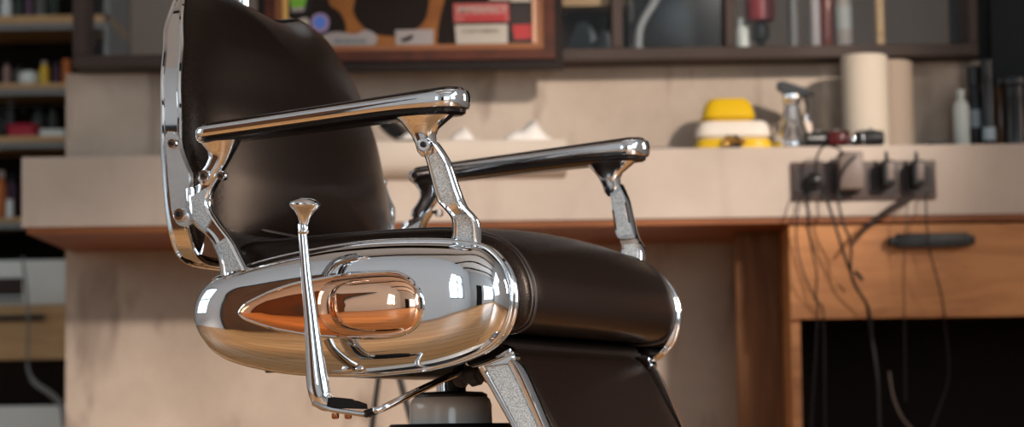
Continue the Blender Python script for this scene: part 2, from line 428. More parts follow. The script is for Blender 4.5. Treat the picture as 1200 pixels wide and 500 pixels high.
# ================================================================== COUNTER
YC = 5.05
cx0, cx1, cz0, cz1 = -0.972, 1.60, 0.788, 0.928
t = thing('counter', 'long wall-mounted counter with a smooth concrete front and an orange-brown wooden underside', 'counter', ((cx0+cx1)/2, YC+.25, 0))
def loc(o, root):     # parts built in world coordinates under an empty
    o.matrix_parent_inverse = Matrix.Translation(root.location).inverted(); return o
def pobj(name, bm, m, root, **k):
    o = obj(name, bm, m, root, **k)
    R = Matrix.Translation(root.location) @ root.rotation_euler.to_matrix().to_4x4() if root.parent is None else Matrix.Identity(4)
    if root.parent is None: o.data.transform(R.inverted())
    return o
pobj('front_panel', B(cx0, cx1, YC, YC+.035, cz0, cz1, .002), 'fascia', t, smooth=False)
pobj('side_panel', B(cx0, cx0+.035, YC+.035, YW, cz0, cz1, .002), 'fascia', t, smooth=False)
pobj('countertop', B(cx0+.035, cx1, YC+.035, YW, cz1-.03, cz1-.001, .001), 'fascia', t, smooth=False)
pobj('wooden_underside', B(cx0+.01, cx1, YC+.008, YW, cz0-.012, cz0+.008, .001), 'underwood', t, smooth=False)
bm = bmesh.new()
xa, xb = X(640, 5.5, 270), X(690, 5.5, 262)
prism(bm, [(X(640, 5.2, 280), cz0-.012), (X(697, 5.2, 262), cz0-.012), (X(676, 5.2, 262), cz0-.012-.001), (X(640, 5.2, 280)-.02, cz0-.05)], lambda u, v, d: Vector((u, d, v)), 5.38, 5.41)
pobj('bracket', bm, 'oak', t, smooth=False)

# wash basin let into the counter, its front lip standing proud
bxa, bxb = X(372, 5.02, 200), X(664, 5.02, 200)
t = thing('wash_basin', 'pale stone wash basin with a rounded lip standing proud of the counter front', 'basin', ((bxa+bxb)/2, 5.2, 0.86))
prof = [(5.012, .945), (5.008, .925), (5.010, .900), (5.016, .888), (5.030, .878), (5.0495, .872), (5.0495, .9285), (5.262, .9285), (5.262, .945)]
bm = bmesh.new(); prism(bm, prof, lambda u, v, d: Vector((d, u, v)), bxa, bxb, .003)
plain('stone', (0.50, 0.435, 0.37), 0.5)
pobj('basin_body', bm, 'stone', t)
bm = bmesh.new(); loft(bm, [sring((bxa+bxb)/2, 5.14, .20, .105, .9455, 32, 4), sring((bxa+bxb)/2, 5.14, .205, .11, .949, 32, 4)])
pobj('basin_rim', bm, 'cream_enamel', t)
# black swan tap at the basin
t = thing('basin_tap', 'matt black angular tap rising behind the basin, between backrest and armrest', 'tap', (X(476, 5.21, 170), 5.21, .945))
p = [at(452, 143, 5.10), at(462, 152, 5.12), at(472, 158, 5.16), at(478, 166, 5.20), at(478, 184, 5.21)]
p[-1].z = .949
pobj('spout', T(catmull(p, 4), [.017]*17, n=12), 'blackplastic', t)
pobj('tap_base', L([(.026, 0), (.026, .008), (.018, .014), (.017, .02)], (p[-1].x, p[-1].y, .949), 24), 'blackplastic', t)
# crumpled towels in the basin
def crumple(name, cx, y, w, h, pk, seed, label, group=None):
    rnd = random.Random(seed); bm = bmesh.new(); nx, ny = 22, 10; V = []
    ph = [rnd.uniform(0, 6) for _ in range(4)]
    for j in range(ny+1):
        row = []
        for i in range(nx+1):
            u, v = i/nx, j/ny
            e = (math.sin(math.pi*u)*math.sin(math.pi*v))**.5 if 0 < u < 1 and 0 < v < 1 else 0
            zz = h*e*(max(0, 1-abs(u-pk)*2.1)**1.1+.28*abs(math.sin(9*u+ph[0]))+.12*math.sin(13*v+ph[1]+5*u))
            row.append(bm.verts.new((cx+(u-.5)*w*(1+.08*math.sin(6*v)), y+(v-.5)*.16, .9495+max(zz, 0)+.0008)))
        V.append(row)
    for j in range(ny):
        for i in range(nx): bm.faces.new((V[j][i], V[j][i+1], V[j+1][i+1], V[j+1][i]))
    b = [V[0][i] for i in range(nx+1)]+[V[j][nx] for j in range(1, ny+1)]+[V[ny][i] for i in range(nx-1, -1, -1)]+[V[j][0] for j in range(ny-1, 0, -1)]
    low = [bm.verts.new((v.co.x, v.co.y, .9492)) for v in b]; bridge(bm, b, low); bm.faces.new(low)
    o = obj(name, bm, 'towel', None, angle=60); tag(o, label, 'towel'); return o
plain('towel', (0.74, 0.70, 0.66), 0.9)
crumple('towel', X(610, 5.15, 185), 5.15, .13, .044, .72, 3, 'tallest crumpled white towel, in the basin behind the far armrest')
crumple('towel', X(546, 5.13, 185), 5.13, .075, .030, .42, 9, 'small pointed white towel in the basin, right of the near armrest post')
crumple('towel', X(486, 5.085, 185), 5.085, .06, .024, .5, 12, 'small white towel at the foot of the black tap')

# ================================================================== DRAWER CABINET ON THE RIGHT
xc0 = X(925, 5.075, 320); xc1 = 1.60
t = thing('drawer_cabinet', 'oak drawer cabinet with an open dark niche under the right end of the counter', 'cabinet', ((xc0+xc1)/2, 5.3, 0))
zd0, zd1 = Z(373, 5.07, 1000), cz0-.014
pobj('side_panel', B(xc0+.002, xc0+.021, 5.09, YW-.005, 0.0, zd1, .001), 'oak', t, smooth=False)
pobj('side_panel', B(xc1-.02, xc1, 5.09, YW-.005, 0.0, zd1, .001), 'oak', t, smooth=False)
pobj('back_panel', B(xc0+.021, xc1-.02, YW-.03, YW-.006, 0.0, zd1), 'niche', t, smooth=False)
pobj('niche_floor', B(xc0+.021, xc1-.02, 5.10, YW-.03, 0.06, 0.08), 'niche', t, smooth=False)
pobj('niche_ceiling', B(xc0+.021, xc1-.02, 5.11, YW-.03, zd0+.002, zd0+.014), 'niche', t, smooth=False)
dr = pobj('drawer', B(xc0, xc1, 5.07, 5.089, zd0, zd1-.002, .0015), 'oak', t, smooth=False)
hx0, hx1, hz0, hz1 = X(1042, 5.04, 280), X(1143, 5.04, 280), Z(290, 5.04, 1090), Z(273, 5.04, 1090)
bm = bmesh.new(); zc_ = (hz0+hz1)/2
box(bm, hx0+.012, hx1-.012, 5.035, 5.047, hz0, hz1, .003)
box(bm, hx0, hx0+.018, 5.040, 5.069, zc_-.009, zc_+.009, .003); box(bm, hx1-.018, hx1, 5.040, 5.069, zc_-.009, zc_+.009, .003)
h = obj('handle', bm, 'blackmetal', dr); h.data.transform(Matrix.Translation(t.location).inverted())
# brown end board standing beside the cabinet
o = obj('end_board', B(X(862, 5.25, 330), xc0+.001, 5.25, 5.275, 0, cz0-.013, .002), 'walnut', None, smooth=False)
tag(o, 'tall dark brown wooden board standing left of the oak drawer cabinet', 'board')

# ================================================================== SOCKETS, PLUGS, CABLES
YS = 5.045
t = thing('socket_strip', 'brown four-gang socket plate on the counter front above the oak drawer', 'socket', (X(1012, YS, 211), YS, Z(211, YS, 1012)))
sx0, sx1 = X(927, YS, 211), X(1097, YS, 211); sz0, sz1 = Z(234.5, YS, 1012), Z(189, YS, 1012)
plain('socketbrown', (0.075, 0.052, 0.045), 0.45); plain('socketdark', (0.030, 0.021, 0.019), 0.5); plain('plugbrown', (0.15, 0.115, 0.10), 0.45)
pobj('plate', B(sx0, sx1, YS-.004, YS+.0045, sz0, sz1, .003), 'socketbrown', t)
gw = (sx1-sx0)/4; zs = (sz0+sz1)/2
for k in range(4):
    cxk = sx0+gw*(k+.5)
    bm = bmesh.new(); loft(bm, [sring(cxk, 0, .030, .030, 0, 32, 5), sring(cxk, 0, .029, .029, .003, 32, 5)])
    lathe(bm, [(.0205, .003), (.0205, .006), (.018, .006), (.018, .0035), (.003, .0034)], (cxk, 0, 0), 28)
    bmesh.ops.transform(bm, matrix=Matrix.Translation((0, YS-.004, zs)) @ Matrix.Rotation(math.radians(90), 4, 'X'), verts=bm.verts)
    pobj('socket', bm, 'socketdark', t)
t = thing('plug', 'round black plug with two leads in the leftmost socket', 'plug', (X(952, YS, 212), YS-.012, zs))
pobj('plug_body', L([(.006, -.030), (.014, -.026), (.017, -.01), (.017, 0)], (X(953, YS, 212), YS-.012, zs-.001), 20, axis='Y'), 'blackplastic', t)
t = thing('charger', 'large brown-grey block charger in the second socket from the left', 'charger', (X(990, YS, 200), YS-.03, zs))
bm = bmesh.new(); box(bm, X(983, 5.0, 200), X(1011, 5.0, 200), 4.985, YS-.0105, Z(222, 5.0, 997), Z(178, 5.0, 997), .004)
pobj('charger_body', bm, 'plugbrown', t)
pobj('plug_collar', L([(.018, -.02), (.018, 0)], (sx0+gw*1.5, YS-.0102, zs), 20, axis='Y'), 'blackplastic', t)
for px, side in ((1042, 'third socket from the left'), (1077, 'rightmost socket')):
    t = thing('adapter', 'slim black adapter plugged into the '+side, 'adapter', (X(px, 5.0, 205), 5.02, zs), group='black adapters')
    bm = bmesh.new(); xx = X(px, 5.0, 205)
    box(bm, xx-.014, xx+.010, 4.990, YS-.0105, Z(218, 5.0, px), Z(187, 5.0, px), .005, 3)
    pobj('adapter_body', bm, 'blackplastic', t)
    pobj('adapter_face', B(xx-.005, xx+.008, 4.9885, 4.990, Z(211, 5.0, px), Z(191, 5.0, px), .0005), 'plugbrown', t)
    pobj('loop', T(catmull([(xx-.004, 5.012, Z(189, 5.0, px)), (xx-.004, 5.0, Z(183, 5.0, px)), (xx-.003, 5.012, Z(178, 5.0, px))], 5), .0035, n=8), 'blackplastic', t)
def cable(pts, r, label, m='blackplastic', ysp=None, name='cable', n=7):
    P = [at(a, b, c) for a, b, c in pts]
    o = obj(name, T(catmull(P, 7), r, n=n), m); tag(o, label, 'cable'); return o
cable([(948, 214, 5.0), (937, 236, 5.0), (933, 280, 5.01), (942, 320, 5.02), (956, 352, 5.035), (965, 371, 5.045), (967, 500, 5.06), (968, 640, 5.07)], .0020, 'leftmost thin black cable hanging from the socket plate down the drawer', n=6)
cable([(951, 218, 5.0), (946, 250, 5.0), (951, 290, 5.01), (957, 320, 5.02), (956, 345, 5.035), (958, 371, 5.05), (950, 520, 5.06)], .0020, 'thin black cable hanging just right of the leftmost one', n=6)
cable([(954, 212, 4.998), (967, 230, 4.99), (980, 268, 4.99), (990, 300, 5.0), (1003, 335, 5.01), (1018, 362, 5.03), (1022, 400, 5.04), (1028, 440, 5.04), (1031, 500, 5.04), (1032, 560, 5.04)], .0030, 'long thicker black cable crossing the drawer and hanging into the dark niche', n=8)
cable([(1003, 182, 4.979), (988, 200, 4.975), (982, 228, 4.98), (988, 260, 4.98), (997, 285, 4.99), (997, 318, 5.0), (1002, 335, 5.015), (1015, 356, 5.03), (1020, 385, 5.05), (1026, 420, 5.05)], .0026, 'black cable looping in front of the block charger, then down the drawer', n=8)
cable([(956, 206, 4.995), (957, 185, 4.985), (966, 171, 4.985), (983, 174, 4.99), (988, 181, 4.975)], .0022, 'short black cable arching above the leftmost socket to the block charger', n=8)
cable([(1070, 229, 5.02), (1055, 238, 5.0), (1040, 247, 4.995), (1020, 262, 5.0), (1005, 278, 5.01), (996, 290, 5.012)], [.0065, .007, .0075, .008, .0082, .008, .0078, .0076, .0074, .007, .007, .007, .0068, .0066, .0064, .006, .006, .0058, .0055, .005, .005, .005, .0048, .0046, .0044, .004, .004, .004, .0038, .0036, .0034, .003, .003, .003, .003, .003], 'thick frayed dark braided lead slanting down left from the rightmost adapter', 'rubber', n=8)
cable([(1064, 226, 5.02), (1062, 262, 5.01), (1059, 320, 5.03), (1060, 371, 5.05), (1061, 470, 5.07)], .0013, 'hair-thin dark cable hanging left of the drawer handle centre', n=5)
cable([(1085, 226, 5.02), (1086, 262, 5.01), (1090, 296, 5.02), (1098, 325, 5.03), (1105, 355, 5.04), (1108, 385, 5.07), (1112, 440, 5.09), (1100, 480, 5.10), (1085, 520, 5.10)], .0019, 'thin black cable hanging behind the right part of the drawer handle', n=6)
cable([(1042, 435, 5.15), (1047, 465, 5.15), (1058, 490, 5.15), (1072, 505, 5.15)], .0025, 'pale grey curved cable deep inside the dark niche', 'plugbrown', n=6)
cable([(1001, 318, 5.01), (1006, 322, 5.01), (1011, 328, 5.01)], .0042, 'short black plug end with pale tip dangling on the drawer front', n=8, name='cable_end')

# ================================================================== THINGS ON THE COUNTER
ZT = cz1
def base(px, Y): return X(px, Y, 160)
S5 = 5.30/F         # metres per pixel at the depth of the counter things
# yellow and white appliance box
Y = 5.155; x0, x1 = base(813, Y), base(903, Y); xm = (x0+x1)/2
plain('yellow', (0.64, 0.40, 0.010), 0.4); plain('offwhite', (0.70, 0.63, 0.55), 0.4); plain('gold', (0.85, 0.55, 0.18), 0.15, 1.0)
t = thing('wax_warmer', 'yellow and white rounded warmer box with a domed yellow lid on the counter', 'appliance', (xm, Y, ZT))
def slab(w0, w1, d0, d1, z0, z1, e=5, cx=0, r=.004):
    bm = bmesh.new(); loft(bm, [sring(cx, 0, w0-r, d0-r, z0, 40, e), sring(cx, 0, w0, d0, z0+r, 40, e), sring(cx, 0, w1, d1, z1-r, 40, e), sring(cx, 0, w1-r, d1-r, z1, 40, e)]); return bm
hw = (x1-x0)/2
obj('base', slab(hw, hw*.97, .060, .058, 0, .024), 'yellow', t)
obj('body', slab(hw*.97, hw*.92, .058, .054, .024, .060, r=.007), 'offwhite', t)
obj('lid', slab(hw*.70, hw*.60, .050, .042, .060, .108, e=4, cx=-.008, r=.010), 'yellow', t)
obj('dial', L([(.016, 0), (.016, .004), (.010, .008), (.004, .009)], (-.002, -.061, .014), 20, axis='Y', rot=Matrix.Rotation(math.pi, 3, 'Z')), 'blackplastic', t)
t = thing('gold_clips', 'small cluster of shiny gold clips lying in front of the yellow warmer', 'clips', (base(862, 5.075), 5.075, ZT+.008))
rnd = random.Random(4)
for k in range(5):
    a = rnd.uniform(0, 3.14); c = Vector((rnd.uniform(-.022, .018), rnd.uniform(-.012, .012), -.002+.006*(k % 3)))
    d = Vector((math.cos(a), math.sin(a)*.6, rnd.uniform(-.1, .5)))*.012
    obj('clip', T(catmull([c-d, c+Vector((0, 0, .006)), c+d], 4), [.003, .004, .005, .005, .005, .005, .004, .0035, .003], n=8), 'gold', t)
# chrome spray bottle
Y = 5.16; xs = base(929, Y); K = Y/F
t = thing('spray_bottle', 'bulbous clear and chrome spray bottle with a black trigger head on the counter', 'spray bottle', (xs, Y, ZT))
plain('silver', (0.88, 0.88, 0.90), 0.10, 1.0)
obj('flask', L([(22*K, 0), (25*K, 3*K), (26*K, 9*K), (24*K, 15*K), (17*K, 26*K), (13*K, 38*K), (11*K, 50*K), (9*K, 58*K)], n=32), 'silver', t)
obj('collar', L([(9.5*K, 57*K), (11*K, 59*K), (11*K, 68*K), (8*K, 70*K)], n=24), 'silver', t)
bm = bmesh.new(); prism(bm, [(-18*K, 76*K), (-17*K, 84*K), (-10*K, 85*K), (16*K, 76*K), (26*K, 69*K), (25*K, 67*K), (12*K, 70*K), (10*K, 66*K), (-8*K, 66*K), (-10*K, 73*K)], lambda u, v, d: Vector((u, d, v)), -.011, .011, .003)
obj('spray_head', bm, 'blackplastic', t)
obj('trigger', T(catmull([(14*K, 0, 68*K), (18*K, 0, 58*K), (17*K, 0, 46*K)], 5), [.005]*6+[.004]*5, n=8), 'blackplastic', t)
# small clear bottle beside it
o = thing('cosmetic_bottle', 'narrow pale pink bottle standing right behind the chrome spray bottle', 'bottle', (base(945, 5.22), 5.22, ZT))
plain('palepink', (0.66, 0.54, 0.47), 0.3)
obj('bottle_body', L([(.011, 0), (.0125, .003), (.0125, .064), (.009, .070)], n=24), 'palepink', o); obj('cap', L([(.0085, .070), (.0085, .082), (.006, .084)], n=20), 'silver', o)
# clippers
def clipper(px, Y, ln, rz, label, m='blackplastic'):
    t = thing('hair_clipper', label, 'clipper', (base(px, Y), Y, ZT), rz)
    bm = bmesh.new()
    R = []
    for u, a, b in ((-.5, .012, .010), (-.46, .017, .014), (-.2, .019, .016), (.15, .021, .017), (.38, .019, .014), (.42, .015, .010)):
        R.append([Vector((u*ln, p.x, p.y+.018)) for p in sring(0, 0, a, b, 0, 24, 2.6)])
    loft(bm, R); obj('clipper_body', bm, m, t)
    obj('blade', B(.40*ln, .52*ln, -.018, .018, .012, .020, .001), 'silver', t)
    obj('clipper_ring', T([Vector((.15*ln, p.x, p.y+.018)) for p in sring(0, 0, .0215, .0175, 0, 24, 2.6)], .0015, n=6, closed=True), 'silver', t)
    obj('switch', L([(.006, .034), (.005, .038), (.003, .039)], (-.1*ln, 0, 0), 12), 'silver', t)
plain('maroon', (0.06, 0.008, 0.008), 0.3)
clipper(963, 5.10, .075, math.radians(12), 'dark hair clipper lying right beside the chrome spray bottle')
clipper(981, 5.10, .07, math.radians(80), 'maroon hair clipper pointing to the wall, above the block charger', 'maroon')
clipper(1017, 5.082, .065, math.radians(174), 'black hair clipper lying in front of the paper towel roll')
t = thing('clipper_stand', 'small black stand with an upright stem at the counter edge above the charger', 'stand', (base(993, 5.075), 5.075, ZT))
obj('stand_foot', L([(.016, 0), (.016, .004), (.010, .006)], n=20), 'blackplastic', t); obj('stem', L([(.004, .005), (.004, .026), (.008, .030), (.004, .033)], n=12), 'maroon', t)
# paper towel rolls
def roll(px0, px1, ytop, Y, m, label):
    x0, x1 = base(px0, Y), base(px1, Y); r = (x1-x0)/2; h = Z(ytop, Y, px0)-ZT
    t = thing('paper_towel_roll', label, 'paper roll', ((x0+x1)/2, Y, ZT))
    obj('roll', L([(.018, .001), (r-.003, 0), (r, .002), (r, h-.002), (r-.003, h), (.020, h), (.020, h-.02)], n=48), m, t)
    obj('core', L([(.0195, h-.018), (.0195, h+.001), (.017, h+.001), (.017, h-.018)], n=24), 'offwhite', t)
M['paper'] = mat('paper', (0.48, 0.42, 0.345), 0.9, bump=(60, .3, .002)); M['paper2'] = mat('kraft_paper', (0.42, 0.33, 0.26), 0.9)
roll(988, 1042, 66, 5.145, 'paper', 'tall cream paper towel roll standing in front of the second roll')
roll(1020, 1071, 73, 5.223, 'paper2', 'browner paper roll standing behind the cream paper towel roll')
# bottles at the right end
def bottle(name, px, Y, wpx, ytop, m, capm, label, neck=.35, cap=.12, band=None, group=None, zb=ZT):
    K = Y/F; r = wpx/2*K; h = Z(ytop, Y, px)-zb
    t = thing(name, label, 'bottle', (X(px, Y, 120), Y, zb), group=group)
    hb = h*(1-cap)
    obj('bottle_body', L([(r*.92, 0), (r, h*.015), (r, hb*.80), (r*.9, hb*.87), (r*neck*1.1, hb*.95), (r*neck, hb)], n=28), m, t)
    obj('cap', L([(r*neck*1.25, hb), (r*neck*1.25, h*.99), (r*neck*1.05, h)], n=20), capm, t)
    if band: obj('bottle_label', L([(r*1.012, hb*band[0]), (r*1.012, hb*band[1])], n=28), band[2], t)
    return t
plain('mint', (0.46, 0.50, 0.48), 0.35); plain('darkblue', (0.010, 0.012, 0.016), 0.3, coat=.15); plain('amber', (0.10, 0.045, 0.02), 0.2, coat=.5); plain('paleblue', (0.30, 0.36, 0.40), .3)
bottle('lotion_bottle', 1126, 5.15, 19, 105, 'mint', 'mint', 'pale mint lotion bottle standing left of the dark bottles', .4, .12)
bottle('tonic_bottle', 1142, 5.18, 17, 78, 'darkblue', 'blackplastic', 'slim black bottle standing right beside the pale mint bottle', .8, .22, (.35, .62, 'paleblue'))
bottle('tonic_bottle', 1158, 5.15, 16, 70, 'darkblue', 'blackplastic', 'tallest black bottle of the dark row at the right end of the counter', .8, .2, (.12, .30, 'paleblue'))
bottle('amber_bottle', 1172, 5.18, 15, 92, 'amber', 'blackplastic', 'amber brown bottle between the tallest black bottle and the black tub', .6, .12)
bottle('black_tub', 1190, 5.14, 28, 92, 'blacksatin', 'blackplastic', 'wide black tub at the far right end of the counter', .9, .1)
t = thing('comb', 'flat black comb lying on the counter edge left of the yellow warmer', 'comb', (base(768, 5.08), 5.08, ZT))
bm = bmesh.new(); box(bm, -.038, .036, -.004, .004, 0, .005, .001)
for k in range(24): box(bm, -.036+k*.003, -.0345+k*.003, .004, .018, .0005, .004)
obj('comb_body', bm, 'blackplastic', t)
o = bottle('pump_bottle', 207, 5.16, 24, 142, 'paleblue', 'blackplastic', 'dark pump bottle on the counter behind the backrest edge', .35, .2)
t = thing('black_tray', 'low flat black tray lying right of the paper rolls', 'tray', (base(1097, 5.13), 5.13, ZT))
obj('tray_body', slab(.028, .028, .05, .05, 0, .008, r=.002), 'blackplastic', t)

# ================================================================== FRAMED BOARD WITH STICKERS
YP = 5.125
fx0_, fx1_ = X(302, YP, 40), X(660, YP, 60); fz0_ = Z(82, YP, 480); fz1_ = fz0_+.52
t = thing('framed_board', 'wooden framed brown board covered in stickers, hanging on the glazing', 'framed board', ((fx0_+fx1_)/2, YP, fz0_))
t.rotation_euler = (0, 0, 0)
M['framewood'] = wood_mat('reddish_moulding', (0.085, 0.020, 0.008), (0.035, 0.010, 0.005), (6, 6, 6), .5); plain('framedark', (0.011, 0.006, 0.005), 0.7); plain('framegold', (0.25, 0.09, 0.028), 0.35)
plain('goldleaf', (0.78, 0.48, 0.13), .35); plain('pinkwood', (0.70, 0.38, 0.24), .35)
fw = fx1_-fx0_; fm = fw/2; K = YP/F
def fbox(name, x0, x1, z0, z1, y0, y1, m, bev=.001, p=None): return obj(name, B(x0-0, x1, y0, y1, z0, z1, bev), m, p or t, smooth=False)
# four mitred sides: dark outer strip, brown moulding, gilt inner slip
def ring_frame(name, in0, in1, y0, y1, m):
    bm = bmesh.new(); a0, a1, b0, b1 = -fm+in0, fm-in0, in0, .52-in0
    c0, c1, d0, d1 = -fm+in1, fm-in1, in1, .52-in1
    o4 = [(a0, b0), (a1, b0), (a1, b1), (a0, b1)]; i4 = [(c0, d0), (c1, d0), (c1, d1), (c0, d1)]
    vs = []
    for y in (y0, y1):
        vs.append(([bm.verts.new((x, y, z)) for x, z in o4], [bm.verts.new((x, y, z)) for x, z in i4]))
    (oa, ia), (ob, ib) = vs
    bridge(bm, oa, ia); bridge(bm, ob, ib); bridge(bm, oa, ob); bridge(bm, ia, ib)
    return obj(name, bm, m, t, smooth=False)
ring_frame('outer_moulding', 0, 10*K, -.012, .03, 'framedark')
ring_frame('middle_moulding', 10*K, 22*K, -.020, .03, 'framewood')
ring_frame('inner_slip', 22*K, 29*K, -.014, .03, 'framegold')
# board with a dark painted emblem
M['boardart'] = mat('painted_board', (0.36, 0.135, 0.022), 0.6, noise=(7, .22, (1, 1, 2), (0.17, 0.05, 0.010)))
fbox('board', -fm+27*K, fm-27*K, 27*K, .52-27*K, .004, .02, 'boardart')
plain('artdark', (0.013, 0.007, 0.005), .8)
def P2(px, py):      # board-plane coordinates
    q = at(px, py, YP); return q.x-t.location.x, q.z-fz0_
def blob(name, pts, m, y, parent=t, sm=True, th=.0015):
    pp = [P2(*p) for p in pts]; pp = [(v.x, v.y) for v in catmull([(a, b) for a, b in pp], 6, True)] if sm else pp
    bm = bmesh.new(); prism(bm, pp, lambda u, v, d: Vector((u, d, v)), y, y-th); return obj(name, bm, m, parent, smooth=False)
blob('painted_shape', [(416, 0), (414, 12), (421, 26), (436, 38), (458, 42), (480, 38), (496, 26), (502, 8), (503, -20), (496, -50), (458, -60), (420, -50), (414, -20)], 'artdark', .004)
blob('painted_shape', [(334, -60), (333, 45), (372, 45), (400, 42), (405, 30), (398, 14), (386, 4), (384, -20), (392, -60)], 'artdark', .004)
blob('painted_shape', [(522, -60), (524, -20), (521, 0), (516, 20), (513, 40), (520, 53), (590, 53), (640, 52), (640, -60)], 'artdark', .004)
def sticker(name, pts, m, y=.0022, sm=False): return blob(name, pts, m, y, t, sm, .0006)
plain('stred', (0.42, 0.035, 0.035), .4); plain('stpink', (0.46, 0.10, 0.095), .5); plain('stwhite', (0.47, 0.42, 0.36), .4); plain('stgrey', (0.33, 0.29, 0.28), .4)
plain('stblue', (0.09, 0.20, 0.66), .4); plain('stgreen', (0.16, 0.42, 0.03), .4); plain('stblack', (0.006, 0.006, 0.006), .4); plain('stlilac', (0.30, 0.22, 0.38), .4); plain('sttext', (0.10, 0.16, 0.19), .4); plain('sttan', (0.25, 0.2, 0.16), .4)
def tx(s, px, py, size, m, parent, shear=0, stretch=1.0):
    a, b = P2(px, py); return text('lettering', s, m, size, (a, .0008, b), parent, shear=shear, ext=.0003, stretch=stretch)
s = sticker('sticker', [(531, 4), (596, 3), (597, 25), (532, 26)], 'stpink'); s['label'] = 'red sticker with pale lettering'
blobp = blob('lower_band', [(544, 18), (592, 17), (592, 25), (544, 25)], 'stred', .0015, s, False, .0003)
tx('IMPERFECT', 565, 11.5, .0185, 'stwhite', s, stretch=1.12)
s = sticker('sticker', [(533, 29), (595, 28), (595, 53), (535, 54)], 'stwhite'); s['label'] = 'white rectangular sticker with one line of grey letters'
tx('CUSTOMERS', 563, 36.5, .0115, 'sttan', s, stretch=1.15)
s = sticker('sticker', [(463, 35), (508, 34), (508, 53), (464, 54)], 'stgrey'); s['label'] = 'small grey sticker with a dark wing mark'
blob('wing_mark', [(470, 46), (479, 42), (483, 40), (484, 44), (478, 48), (471, 49)], 'artdark', .0015, s, True, .0003)
s = sticker('sticker', [(598, 5), (631, 4), (632, 52), (598, 53)], 'socketdark'); s['label'] = 'dark square sticker with a red patch'
blob('red_patch', [(600, 29), (628, 28), (625, 45), (603, 46)], 'stred', .0015, s, False, .0003)
s = sticker('sticker', [(334, 0), (337, -14), (348, -22), (361, -14), (364, 0), (360, 12), (349, 18), (338, 12)], 'stblack', .0022, True); s['label'] = 'round black sticker with a green and grey emblem'
blob('green_emblem', [(338, -6), (360, -8), (357, 8), (341, 9)], 'stgreen', .0015, s, False, .0003)
blob('grey_bar', [(341, 9), (357, 8), (356, 13), (342, 14)], 'stgrey', .0015, s, False, .0003)
s = sticker('sticker', [(364, 26), (367, 18), (375, 15), (383, 18), (386, 26), (383, 35), (375, 38), (367, 35)], 'stlilac', .0022, True); s['label'] = 'round blue sticker with lilac rim'
blob('blue_disc', [(367, 26), (375, 18), (382, 26), (375, 34)], 'stblue', .0015, s, True, .0003)
s = sticker('sticker', [(378, 42), (395, 37), (415, 40), (428, 35), (439, 39), (442, 47), (435, 54), (415, 56), (395, 57), (378, 56)], 'stgrey', .0022, True); s['label'] = 'white cut-out sticker with teal handwriting'
tx('Barbershop', 410, 47.5, .0135, 'sttext', s, shear=.35)
s = sticker('sticker', [(333, 23), (341, 22), (343, 29), (334, 30)], 'stwhite', .0022, True)
s = sticker('sticker', [(350, 23), (360, 21), (362, 30), (352, 31)], 'stwhite', .0022, True)
for a, b, m_ in ((585, -6, 'stwhite'), (610, -4, 'stwhite')): sticker('sticker', [(a-12, b-6), (a+12, b-6), (a+12, b+6), (a-12, b+6)], m_)
bm = B(-fm+30*K, -fm+36*K, -.006, .004, 27*K, .49); obj('gilt_strip', bm, 'goldleaf', t, smooth=False)
bm = B(fm-36*K, fm-29*K, -.006, .004, 25*K, .49); obj('pale_strip', bm, 'pinkwood', t, smooth=False)

# ================================================================== BEHIND THE GLAZING
ZS = ztop+.022
def sill(px, Y, wpx, ytop, m, capm, label, **k): return bottle('cosmetic_bottle', px, Y, wpx, ytop, m, capm, label, zb=ZS, **k)
plain('redbrown', (0.16, 0.035, 0.02), .3, coat=.4); plain('silverbottle', (0.34, 0.32, 0.33), .5); plain('whitebottle', (0.42, 0.38, 0.35), .5)
sill(957, 5.38, 13, -20, 'silverbottle', 'silver', 'slim silver bottle behind the glass beside the red-brown bottle', neck=.7)
sill(971, 5.40, 18, -25, 'redbrown', 'blackplastic', 'red-brown bottle behind the glass between silver and white bottles', neck=.6)
sill(991, 5.38, 20, -18, 'whitebottle', 'whitebottle', 'white bottle with green and red print behind the glass', neck=.6, band=(.45, .8, 'mint'))
# dark screen
t = thing('dark_screen', 'large dark flat screen standing behind the glazing', 'screen', (X(800, 5.50, 30), 5.50, ZS))
obj('screen_panel', B(-.115, .105, -.012, .012, .003, .40, .004), 'screen', t); obj('screen_foot', B(-.06, .06, -.04, .04, 0, .006, .002), 'blackmetal', t)
obj('bezel', B(-.118, -.108, -.015, -.010, .002, .402, .001), 'blackmetal', t)
# pale hose in front of the screen
plain('hosegrey', (0.22, 0.24, 0.25), .4)
P = [at(748, 57, 5.42), at(749, 38, 5.42), at(756, 20, 5.42), at(766, 4, 5.42), at(778, -20, 5.42)]; P[0].z = ZS+.009
o = obj('hose', T(catmull(P, 6), .0085, n=12), 'hosegrey'); tag(o, 'pale grey curved hose in front of the dark screen', 'hose')
# blue-grey cloths, left bay
plain('bluecloth', (0.09, 0.115, 0.125), .8)
def folded(px, wpx, ytop, Y, m, label, seed=1):
    K = Y/F; w = wpx*K; h = Z(ytop, Y, px)-ZS; bm = bmesh.new()
    xs = [-.5, -.42, -.2, .05, .3, .45, .5]; zs_ = [.02, .55, .96, 1.0, .72, .4, .02]
    poly = [(a*w, b*h) for a, b in zip(xs, zs_)]+[(.5*w, 0), (-.5*w, 0)]
    prism(bm, poly, lambda u, v, d: Vector((u, d, v)), -.05, .05, .006)
    o = obj('folded_cloth', bm, m, None, angle=70); o.location = (X(px, Y, 40), Y, ZS); tag(o, label, 'cloth'); return o
folded(684, 42, 29, 5.46, 'bluecloth', 'grey-blue folded cloth behind the glass beside the framed board')
folded(708, 22, 38, 5.38, 'bluecloth', 'smaller grey-blue cloth behind the glass against the steel upright')
